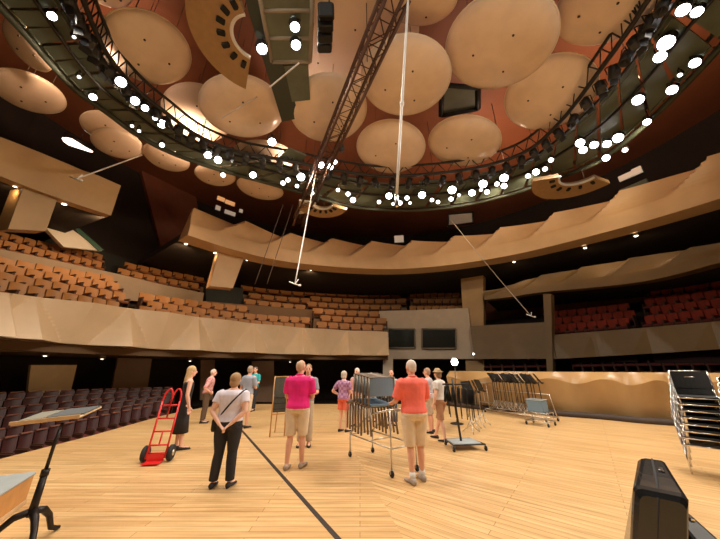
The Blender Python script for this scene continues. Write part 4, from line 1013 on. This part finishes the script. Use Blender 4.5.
person('person in a purple blouse and orange red shorts left of the chair cart', 343, 432, 371, -35, dict(arms=('hips', 'front'), legs=[(0, .12), (.05, .10)]),
       dict(shirt=(plaid_mat('purple_print', (.32, .14, .30), (.50, .28, .44)), .7, .93), bottom=('shorts', ('orange_red_shorts', (.80, .16, .09)), .62), hair=('bob', ('pale_grey_hair', (.62, .52, .42))), skin='skin2'), build=1.08)
person('white haired person in a pale pink shirt just behind the purple bloused person', 357, 426, 368, 150, dict(arms=('front', 'down')),
       dict(shirt=(('pale_pink_shirt', (.72, .38, .34)), .7, .93), bottom=('shorts', ('pale_shorts', (.62, .46, .34)), .50), hair=('short', ('bright_white_hair', (.75, .68, .60))), skin='skin2'))
person('person in a salmon blouse behind the grey blue chair backs', 372, 421, 373, 170, dict(arms=('front', 'front')),
       dict(shirt=(('salmon_blouse', (.70, .33, .27)), .7, .93), bottom=('trousers', ('beige_trousers', (.50, .38, .26)), .10), hair=('bob', ('cream_hair', (.66, .54, .42))), skin='skin2'))
person('person in a light blue shirt behind the cart, beside the coral shirted person', 393, 425, 370, 160, dict(arms=('front', 'front')),
       dict(shirt=(('light_blue_shirt', (.36, .42, .52)), .7, .93), bottom=('trousers', ('navy_trousers', (.06, .07, .10)), .10), hair=('thin', ('light_brown_hair', (.42, .28, .18)))))
person('striding person in a white top, brown shorts and a straw hat', 444, 441, 369, 42, dict(arms=('down', 'front'), legs=[(-.10, .09), (.30, .10)]),
       dict(shirt=(('cream_top', (.74, .66, .60)), .6, .96), bottom=('shorts', ('cinnamon_shorts', (.44, .22, .12)), .50), hair=('bob', ('brown_hair', (.30, .18, .09))), hat=('straw_hat', (.50, .34, .18)), skin='skin2'))
person('person in a grey patterned shirt and khaki shorts behind the striding person', 432, 433, 368, 60, dict(arms=('front', 'down')),
       dict(shirt=(plaid_mat('grey_print', (.42, .40, .46), (.55, .50, .52)), .7, .93), bottom=('shorts', ('light_khaki', (.52, .42, .32)), .48), hair=('short', ('auburn_grey_hair', (.45, .27, .17)))))
person('person mostly hidden behind the magenta shirted one', 304, 446, 364, 185, dict(arms=('front', 'front')),
       dict(shirt=(('grey_shirt', (.35, .33, .36)), .8, .93), bottom=('trousers', ('stone_trousers', (.50, .39, .27)), .10), hair=('short', ('mid_brown_hair', (.28, .17, .09)))), build=.9)
# crossbody bag of the first person
bg = thing('shoulder_bag', 'small black crossbody bag on the hip of the white topped person', 'bag', w1.location, 0)
mb = MB(); pts = []
for k in range(25):
    a = 2 * math.pi * k / 24; x = .10 * math.cos(a) * 1.0; 
    zz = 1.24 + .24 * math.cos(a); xx = .02 + .20 * math.cos(a); yy = .165 * -math.sin(a)
    pts.append(Vector((xx, yy, zz)) * S1)
mb.tube(pts[:-1], .012, 6, closed=True); mb.build('strap', M['black'], bg)
mb = MB(); mb.rbox(Vector((-.215, -.02, .93)) * S1, (.07, .2, .2), .04, axis='x'); mb.build('pouch', M['black'], bg)

# ------------------------------------------------------------------ objects on the stage
# red hand truck
pL, pR = Pz(146, 463, 0), Pz(164, 462, 0); c = (pL + pR) / 2; w = (pR - pL).length; rz = math.atan2((pR - pL).y, (pR - pL).x)
w = max(w, .38)
T = thing('hand_truck', 'bright red hand truck standing on two black wheels', 'hand truck', c, rz)
def hx(x, z): return Vector((x, -.05 + .20 * z, z))       # rails lean back with height
FR = MB(); hw = w / 2 - .03
for s in (-1, 1): FR.tube([hx(s * hw, .07), hx(s * hw, 1.02)], .018, 8)
FR.build('side_rails', M['red'], T)
for s in (-1, 1):
    mb = MB(); pts = [hx(s * hw, 1.0)] + [hx(s * hw * .5 + hw * .5 * math.cos(math.pi * k / 8) * s, 1.05 + .20 * math.sin(math.pi * k / 8)) for k in range(9)] + [hx(0, .72)]
    mb.tube(pts, .017, 8); mb.build('handle_loop', M['red'], T)
for z in (.28, .50, .72, .95):
    mb = MB(); mb.tube([hx(-hw, z), hx(hw, z)], .016, 8); mb.build('crossbar', M['red'], T)
mb = MB(); mb.tube([hx(0, .28), hx(0, .5)], .014, 6); mb.build('center_strut', M['red'], T)
mb = MB(); mb.box((0, -.13, .03), (w * .75, .2, .012)); mb.box((0, -.03, .09), (w * .75, .012, .12)); mb.build('toe_plate', M['red'], T)
for s in (-1, 1):
    mb = MB(); mb.lathe([(.05, -.035), (.115, -.04), (.135, -.025), (.135, .025), (.115, .04), (.05, .035)], 24, Matrix.Translation((s * (hw + .06), .06, .136)) @ Matrix.Rotation(math.pi / 2, 4, 'Y')); wh = mb.build('wheel', M['rubber'], T)
    mb = MB(); mb.lathe([(.01, -.045), (.05, -.042), (.05, .042), (.01, .045)], 14, Matrix.Translation((s * (hw + .06), .06, .136)) @ Matrix.Rotation(math.pi / 2, 4, 'Y')); mb.build('hub', M['alu'], wh)
mb = MB(); mb.tube([(-hw - .06, .06, .136), (hw + .06, .06, .136)], .014, 8); mb.tube([(-hw, .06, .136), hx(-hw, .3)], .012, 6); mb.tube([(hw, .06, .136), hx(hw, .3)], .012, 6); mb.build('axle', M['red'], T)

# conductor's desk on an iron tripod
c = Vector((-3.30, 3.43, 0)); T = thing('conductor_desk', 'wooden topped conductor desk on a black iron tripod', 'music desk', c)
zt = 1.06
mb = MB(); mb.lathe([(.035, .26), (.032, .40), (.028, .62)], 14); mb.lathe([(.034, .60), (.034, .66)], 14); mb.build('pole', M['iron'], T)
mb = MB(); mb.tube([(0, 0, .62), (0, 0, .90), (.0, .02, zt + .03)], .016, 10); mb.build('inner_pole', M['iron'], T)
for k in range(3):
    a = R_(-30 + 120 * k); d = Vector((math.cos(a), math.sin(a), 0)); mb = MB()
    mb.tube([d * .02 + Vector((0, 0, .30)), d * .12 + Vector((0, 0, .27)), d * .20 + Vector((0, 0, .19)), d * .26 + Vector((0, 0, .06)), d * .33 + Vector((0, 0, .025)), d * .36 + Vector((0, 0, .02))], [.034, .032, .027, .024, .022, .018], 10)
    mb.build('leg', M['iron'], T)
dr = RZ(R_(16)) @ RX(R_(8)) @ RY(R_(-5))
dc = Vector((-.17, .13, zt + .085))
mb = MB(); mb.rbox(dc, (.60, .42, .022), .02, dr); top = mb.build('desk_top', M['wood_lt'], T)
mb = MB(); mb.box(dc + dr @ Vector((0, -.205, .016)), (.60, .014, .03), dr); mb.build('ledge', M['wood_lt'], T)
s_ = thing('sheet_music', 'grey blue covered score lying open on the conductor desk', 'score', c + dc + dr @ Vector((.04, .0, .014)))
s_.rotation_euler = dr.to_euler()
mb = MB(); mb.box((.09, .02, .005), (.34, .32, .010)); mb.build('cover', M['bluepaper'], s_)
mb = MB(); mb.box((-.21, .02, .004), (.20, .32, .008)); mb.build('page', M['olivepaper'], s_)
# wooden riser box at the lower left
c0 = Pz(20, 522, 0) + Vector((-.16, -.04, 0)); T = thing('wooden_box', 'orange wooden box with a grey blue top at the lower left edge', 'podium', c0 + Vector((-.42, -.1, 0)), R_(28))
mb = MB(); mb.rbox((0, 0, .16), (.78, .9, .32), .02); mb.build('body', M['wood'], T)
mb = MB(); mb.rbox((0, 0, .338), (.80, .92, .036), .03); mb.build('top_pad', M['greytop'], T)
mb = MB(); mb.box((.392, 0, .03), (.01, .9, .05)); mb.build('kick_strip', M['wood_lt'], T)

# black hard cases at the lower right
def case(label, c, rz, L_, w0, w1_, h0, h1, cat='instrument case', lean=0.0, flare=0.0, shell=None):
    shell = shell or M['blackg']
    T = thing('instrument_case', label, cat, c, rz)
    mb = MB(); n = 14; rings = []
    prof = [(-L_ / 2, 0, w0), (-L_ / 2, h0 * .55, w0), (-L_ / 2 + .01, h0 - .06, w0 * .97), (-L_ / 2 + .05, h0, w0 * .9)]
    # section rings along the length, rounded shoulder at the back
    for t, hh, ww in ((0, h0 - .05, w0 * .82), (.02, h0 - .015, w0 * .95), (.06, h0, w0), (.35, h0 + (h1 - h0) * .4, w0 + (w1_ - w0) * .4), (.85, h1, w1_), (.95, h1 - .03, w1_ * .96), (1.0, h1 - .1, w1_ * .8)):
        y = -L_ / 2 + L_ * t; r = .035
        rg = [Vector((-ww / 2, y, .02)), Vector((ww / 2, y, .02)), Vector((ww / 2, y, hh - r)), Vector((ww / 2 - r * .4, y, hh - r * .3)), Vector((ww / 2 - r, y, hh)), Vector((-ww / 2 + r, y, hh)), Vector((-ww / 2 + r * .4, y, hh - r * .3)), Vector((-ww / 2, y, hh - r))]
        rings.append([Vector((v.x - lean * (hh - v.z) - (flare * (.1 + .9 * (v.y / L_ + .5)) * max(0, 1 - v.z / hh) ** .6 if v.x < 0 else 0), v.y, v.z)) for v in rg])
    mb.loft(rings, sm=False); mb.build('shell', shell, T)
    mb = MB(); mb.tube([(-.008 - lean * (h0 - .1), -L_ / 2 + .01, .1), (-.008 - lean * .05, -L_ / 2 + .004, h0 - .05), (-.008, -L_ / 2 + .07, h0 + .003), (-.008, L_ * .33, h1 + .003)], .008, 6); mb.build('seam', M['rubber'], T)
    mb = MB(); mb.rbox((w1_ * .2, L_ * .05, (h0 + h1) / 2 + .012), (.035, .09, .02), .012); mb.build('latch', M['chrome'], T)
    for s in (-1, 1):
        mb = MB(); mb.rbox((s * w0 * .3 - lean * h0, -L_ * .4, .012), (.05, .05, .024), .015); mb.build('foot', M['rubber'], T)
        mb = MB(); mb.rbox((s * w1_ * .3 - lean * h1, L_ * .35, .012), (.05, .05, .024), .015); mb.build('foot', M['rubber'], T)
    return T
pf = CAMP + ray(660, 490) * 2.02; pk = CAMP + ray(653, 457) * 2.55
ang = math.atan2(pk.y - pf.y, pk.x - pf.x) - math.pi / 2
mid = (pf + pk) / 2; Lc = math.hypot(pk.x - pf.x, pk.y - pf.y)
case('glossy black upright instrument case at the lower right, nearest the camera', (mid.x, mid.y, 0), ang, Lc + .04, .285, .17, pf.z, pk.z, lean=.27, flare=.13)
q = CAMP + ray(688, 519) * 2.2
case('second black case half hidden behind the glossy black upright case', (q.x + .06, q.y + .08, 0), ang + .5, .42, .20, .16, q.z - .10, q.z + .02, shell=M['black'])

# stacking chairs
def stack_chair(name, label, seat_m, back_m, loc, rz, group, tube_m=None, tr=.012):
    tube_m = tube_m or M['chrome']
    T = thing(name, label, 'chair', loc, rz, group)
    mb = MB(); mb.rbox((0, 0, .45), (.46, .44, .035), .05); mb.build('seat', seat_m, T)
    mb = MB(); rings = []
    for k in range(9):
        x = -.225 + .45 * k / 8; cv = .035 * (1 - (x / .225) ** 2)
        rings.append([Vector((x, .205 + cv, .58)), Vector((x, .235 + cv, .58)), Vector((x, .285 + cv, .86)), Vector((x, .255 + cv, .86))])
    mb.loft(rings, sm=False); mb.build('backrest', back_m, T)
    for s in (-1, 1):
        mb = MB(); mb.tube([(s * .225, -.20, .43), (s * .235, -.235, .012)], tr, 8); mb.build('leg', tube_m, T)
        mb = MB(); mb.tube([(s * .225, .19, .43), (s * .235, .215, .012)], tr, 8); mb.build('leg', tube_m, T)
        mb = MB(); mb.tube([(s * .238, -.20, .435), (s * .238, .20, .435), (s * .238, .225, .58), (s * .238, .285, .87)], tr, 8); mb.build('back_post', tube_m, T)
    mb = MB(); mb.tube([(-.238, .287, .87), (.238, .287, .87)], tr, 8); mb.build('top_bar', tube_m, T)
    mb = MB(); mb.tube([(-.238, -.22, .432), (.238, -.22, .432)], .011, 8); mb.build('front_bar', tube_m, T)
    return T
leg = Pz(696, 478, 0); back_dir = 0
base_l = leg + Vector((.42, .12, 0)); rzc = R_(-46)
def pos(k, n): return ['lowest', 'second from the bottom', 'third from the bottom', 'fourth from the bottom', 'fifth from the bottom', 'sixth from the bottom', 'seventh from the bottom', 'eighth from the bottom', 'ninth from the bottom'][k] if k < n - 1 else 'topmost'
NST = 8
ch0 = stack_chair('stacking_chair', 'black chrome framed stacking chair, lowest of the tall stack at right', M['black'], M['black'], base_l, rzc, 'tall stack of chairs at right')
for k in range(1, NST):
    off = RZ(rzc) @ Vector((.022 * k, .006 * k, 0))
    dup(ch0, base_l + off + Vector((0, 0, .105 * k)), rzc, 'black chrome framed stacking chair, %s of the tall stack at right' % pos(k, NST), 'tall stack of chairs at right')
b2 = base_l + RZ(rzc) @ Vector((.60, .12, 0))
for k in range(7):
    dup(ch0, b2 + RZ(rzc) @ Vector((.022 * k, .006 * k, 0)) + Vector((0, 0, .105 * k)), rzc, 'black chrome framed chair, %s of the stack cut by the right edge' % pos(k, 7), 'chairs of the stack cut by the right edge')

# chair cart pushed by the coral shirted person
def caster(mb_w, p, T, m=None):
    mb = MB(); mb.lathe([(.012, -.018), (.042, -.018), (.05, -.01), (.05, .01), (.042, .018), (.012, .018)], 16, Matrix.Translation((p[0], p[1], .05)) @ Matrix.Rotation(math.pi / 2, 4, 'Y')); wh = mb.build('caster', M['rubber'], T)
    mb = MB(); mb.tube([(p[0] - .025, p[1], .05), (p[0] - .025, p[1], .11), (p[0] + .025, p[1], .11), (p[0] + .025, p[1], .05)], .007, 6); mb.build('fork', M['alu'], wh)
f0, f1 = Pz(392, 478, 0), Pz(350, 457, 0)
g0 = Pz(418, 462, 0)
ax = (f1 - f0); Lc = ax.length; rzk = math.atan2(ax.y, ax.x) - math.pi / 2
wd = .55
T = thing('chair_cart', 'aluminium tube cart on casters carrying tilted grey blue chairs', 'cart', f0, rzk)
cs = [(0, 0), (0, Lc), (wd, Lc), (wd, 0)]
for x, y in cs:
    mb = MB(); h = 1.0 if y == 0 else .42
    mb.tube([(x, y, .10), (x, y, h)], .014, 8); mb.build('upright', M['alu'], T); caster(None, (x, y), T)
for x in (0, wd):
    mb = MB(); mb.tube([(x, 0, .40), (x, Lc, .40)], .014, 8); mb.build('side_rail', M['alu'], T)
    mb = MB(); mb.tube([(x, 0, .98), (x, Lc * .45, .84), (x, Lc, .42)], .016, 8); mb.build('side_rail', M['alu'], T)
mb = MB()
for y, z in ((0, .40), (Lc, .40), (0, .98), (Lc * .5, .40)):
    mb = MB(); mb.tube([(0, y, z), (wd, y, z)], .013, 8); mb.build('cross_rail', M['alu'], T)
for k in range(6):
    # chairs nested along the cart, tipped back so their legs hang down through the frame
    y = .58 + .105 * k
    loc = f0 + RZ(rzk) @ Vector((wd / 2 - .08, y, .47 + .012 * k))
    rot = (RZ(rzk + math.pi + R_(-12)) @ RX(R_(9))).to_euler()
    lab = 'grey blue plastic chair on the aluminium cart, %s from the coral shirted person' % ('nearest', 'second', 'third', 'fourth', 'fifth', 'furthest')[k]
    if k == 0:
        cc = stack_chair('cart_chair', lab, M['chairblue'], M['chairblue'], loc, 0, 'grey blue chairs on the aluminium cart', mat('bronze_tube', (.20, .15, .11), .4, metal=.4), .018); cc.rotation_euler = rot; cc.scale = (1.12, 1.12, 1.12)
    else: dup(cc, loc, 0, lab, None, rot)

# display board on an easel
p = Pz(277, 437, 0); T = thing('display_board', 'dark slate display board on a wooden easel left of the magenta shirted person', 'board', p, R_(22))
mb = MB(); mb.box((0, .10, .98), (.34, .03, .86), RX(R_(6))); bdm = mb.build('board', M['slate'], T)
for k in range(6):
    mb = MB(); mb.box((0, .083 - .014 * (k - 2.5) * -1 * .9, .64 + .135 * k), (.32, .012, .018), RX(R_(6))); mb.build('strip', M['steel_dk'], bdm)
for s in (-1, 1):
    mb = MB(); mb.tube([(s * .18, .0, .01), (s * .175, .14, 1.45)], .017, 8); mb.build('leg', M['wood'], T)
mb = MB(); mb.tube([(0, .55, .01), (0, .16, 1.40)], .015, 8); mb.build('leg', M['wood'], T)
mb = MB(); mb.tube([(-.18, .045, .52), (.18, .045, .52)], .015, 8); mb.build('cross_bar', M['wood'], T)
mb = MB(); mb.tube([(-.175, .14, 1.43), (.175, .14, 1.43)], .014, 8); mb.build('cross_bar', M['wood'], T)

# music stands
def music_stand(label, loc, rz, group, hgt=1.1, tilt=60):
    T = thing('music_stand', label, 'music stand', loc, rz, group)
    mb = MB(); mb.tube([(0, 0, .30), (0, 0, hgt - .1)], .013, 8); mb.build('pole', M['steel_dk'], T)
    rt = RX(R_(tilt)); mb = MB(); c_ = Vector((0, 0, hgt))
    mb.rbox(c_, (.54, .38, .02), .03, rt); mb.box(c_ + rt @ Vector((0, -.18, .03)), (.54, .012, .07), rt); mb.build('desk', M['black'], T)
    for k in range(3):
        a = R_(90 + 120 * k); d = Vector((math.cos(a), math.sin(a), 0)); mb = MB()
        mb.tube([d * .0 + Vector((0, 0, .32)), d * .12 + Vector((0, 0, .12)), d * .25 + Vector((0, 0, .012))], .011, 6); mb.build('leg', M['alu'], T)
    return T
def cart_frame(label, c, rz, L_, w_, name='stand_cart', mast=None):
    T = thing(name, label, 'cart', c, rz)
    mb = MB(); mb.tube([(-L_ / 2, -w_ / 2, .13), (L_ / 2, -w_ / 2, .13), (L_ / 2, w_ / 2, .13), (-L_ / 2, w_ / 2, .13)], .016, 8, closed=True); mb.build('base_frame', M['alu'], T)
    for sx in (-1, 1):
        for sy in (-1, 1): caster(None, (sx * L_ / 2, sy * w_ / 2), T)
    return T
A0, A1 = Pz(497, 413, 0), Pz(546, 421, 0)
dv = (A1 - A0); rzs = math.atan2(dv.y, dv.x)
NS = 9; first = None
for k in range(NS):
    t = k / (NS - 1); loc = A0.lerp(A1, t) + Vector((0, .10 * (k % 2), 0.15))
    lab = 'black music stand, front row of the cluster by the wavy wall, %s from left' % ordn(k + 1)
    if first is None: first = music_stand(lab, loc, R_(52), 'music stands by the wavy wall', 1.16, 58)
    else: dup(first, loc, R_(52 + 6 * (k % 3)), lab)
for k in range(8):
    t = (k + .5) / 8; loc = A0.lerp(A1, t) + Vector((.12, .34, .12))
    dup(first, loc, R_(40 + 7 * (k % 3)), 'black music stand, back row of the cluster by the wavy wall, %s from left' % ordn(k + 1))
T = cart_frame('long wheeled rack under the cluster of black music stands', A0.lerp(A1, .5) + Vector((0, .05, 0)), rzs, dv.length + .5, .62)
mb = MB(); L_ = dv.length + .5
for k in range(5):
    mb = MB(); mb.tube([(-L_ / 2 + L_ * k / 4, -.31, .13), (-L_ / 2 + L_ * k / 4, .31, .13)], .012, 6); mb.build('cross_rail', M['alu'], T)
mb = MB(); mb.tube([(-L_ / 2, .28, .13), (-L_ / 2 + .1, .28, .8), (L_ / 2 - .1, .28, .8), (L_ / 2, .28, .13)], .014, 8); mb.build('hoop', M['alu'], T)
# small cart with a grey blue box seat in front of them
p = Pz(541, 425, 0)
T = cart_frame('low wire cart in front of the music stand cluster', p, rzs + .2, .62, .5, 'wire_cart')
mb = MB()
for z in (.13, .36):
    mb.tube([(-.31, -.25, z), (.31, -.25, z), (.31, .25, z), (-.31, .25, z)], .01, 6, closed=True)
for k in range(5): mb.tube([(-.31 + .155 * k, -.25, .36), (-.31 + .155 * k, .25, .36)], .008, 6)
for x in (-.31, .31):
    for y in (-.25, .25): mb.tube([(x, y, .13), (x, y, .36)], .01, 6)
mb.build('shelf', M['alu'], T)
T2 = thing('plastic_crate', 'grey blue plastic crate sitting on the low wire cart', 'crate', p + Vector((0, 0, .37)), rzs + .2)
mb = MB(); mb.box((0, 0, .01), (.46, .36, .02)); 
for s in (-1, 1): mb.box((s * .22, 0, .17), (.02, .36, .34)); mb.box((0, s * .17, .17), (.44, .02, .34))
mb.build('body', M['chairblue'], T2)
mb = MB(); mb.tube([(-.235, -.185, .345), (.235, -.185, .345), (.235, .185, .345), (-.235, .185, .345)], .014, 6, closed=True); mb.build('rim', M['greytop'], T2)
# silver side table
p = Pz(489, 411, 0); T = thing('side_table', 'small silver legged table left of the music stand cluster', 'table', p + Vector((0, .1, 0)), rzs)
mb = MB(); mb.rbox((0, 0, 1.06), (.55, .4, .03), .03); mb.build('table_top', M['alu'], T)
for x in (-.24, .24):
    for y in (-.16, .16):
        mb = MB(); mb.tube([(x, y, .0), (x, y, 1.05)], .014, 6); mb.build('leg', M['alu'], T)
mb = MB(); mb.rbox((0, 0, .32), (.5, .36, .02), .03); mb.build('shelf', M['alu'], T)
# wheeled pole rack with hanging dark stands
p = Pz(464, 448, 0); T = thing('pole_rack', 'dark pole on a flat silver base with casters', 'rack', p, R_(8))
mb = MB(); mb.rbox((0, 0, .125), (.62, .44, .03), .04); mb.build('base_plate', M['greytop'], T)
mb = MB(); mb.tube([(-.36, -.27, .12), (.36, -.27, .12), (.30, .27, .12), (-.30, .27, .12)], .014, 6, closed=True); mb.build('base_frame', M['steel_dk'], T)
for x, y in ((-.36, -.27), (.36, -.27), (.30, .27), (-.30, .27)): caster(None, (x, y), T)
mb = MB(); mb.tube([(-.05, 0, .13), (-.08, .02, .75), (-.09, .02, 1.42)], .024, 10); mb.build('pole', M['steel_dk'], T)
mb = MB(); mb.tube([(-.35, .02, 1.30), (.3, .02, 1.30)], .018, 8); mb.build('hanger_bar', M['steel_dk'], T)
for k in range(5):
    loc = p + Vector((-.26 + .135 * k, .02, 1.02 - .02 * k))
    S_ = thing('folded_stand', 'black folded music stand hung on the pole rack, %s from the left' % ordn(k + 1), 'music stand', loc, R_(60 + 9 * k), 'folded stands on the pole rack')
    mb = MB(); mb.rbox((0, 0, .08), (.40, .03, .34), .03, RX(R_(6)), axis='y'); mb.build('desk', M['black'], S_)
    mb = MB(); mb.tube([(0, -.02, .28), (.05, -.03, -.42)], .011, 6); mb.tube([(-.1, -.02, .2), (-.04, -.03, -.35)], .009, 6); mb.build('pole', M['steel_dk'], S_)
p = Pz(478, 437, 0); first = None
for k in range(4):
    loc = Pz(472 + 4.0 * k, 433 - 3.0 * k, 0); lab = 'brown black music stand crowded behind the pole rack, %s from the camera' % ('nearest', 'second', 'third', 'furthest')[k]
    if first is None: first = music_stand(lab, loc, R_(50), 'music stands crowded behind the pole rack', 1.12, 70)
    else: dup(first, loc, R_(50 + 12 * k), lab)
# ghost light
p = Pz(457, 424, 0); top_ = Py(454.5, 362, p.y)
T = thing('ghost_light', 'lit bare bulb on a tall thin stand behind the pole rack', 'lamp', p)
mb = MB(); mb.lathe([(.2, 0), (.2, .02), (.04, .05), (.02, .05)], 20); mb.build('base', M['steel_dk'], T)
mb = MB(); mb.tube([(0, 0, .04), (top_.x - p.x, 0, top_.z - .12)], .014, 8); mb.build('pole', M['steel_dk'], T)
mb = MB(); mb.ell((top_.x - p.x, 0, top_.z), (.11, .11, .12), n=16, m=10); mb.build('bulb', M['lens'], T)
mb = MB(); mb.lathe([(.03, -.16), (.045, -.13), (.045, -.09)], 12, Matrix.Translation((top_.x - p.x, 0, top_.z))); mb.build('socket', M['black'], T)
p = Py(473.5, 354, 16.5)
L = thing('wall_light', 'tiny lit lamp on the front of the booth above the ghost light', 'wall light', p)
mb = MB(); mb.ell((0, 0, 0), (.06, .06, .06), n=10, m=6); mb.build('bulb', M['lens_s'], L)
mb = MB(); mb.tube([(0, 0, 0), (0, 5.0, .1)], .02, 6) if False else mb.rbox((0, .12, 0), (.1, .2, .1), .03); mb.build('housing', M['black'], L)
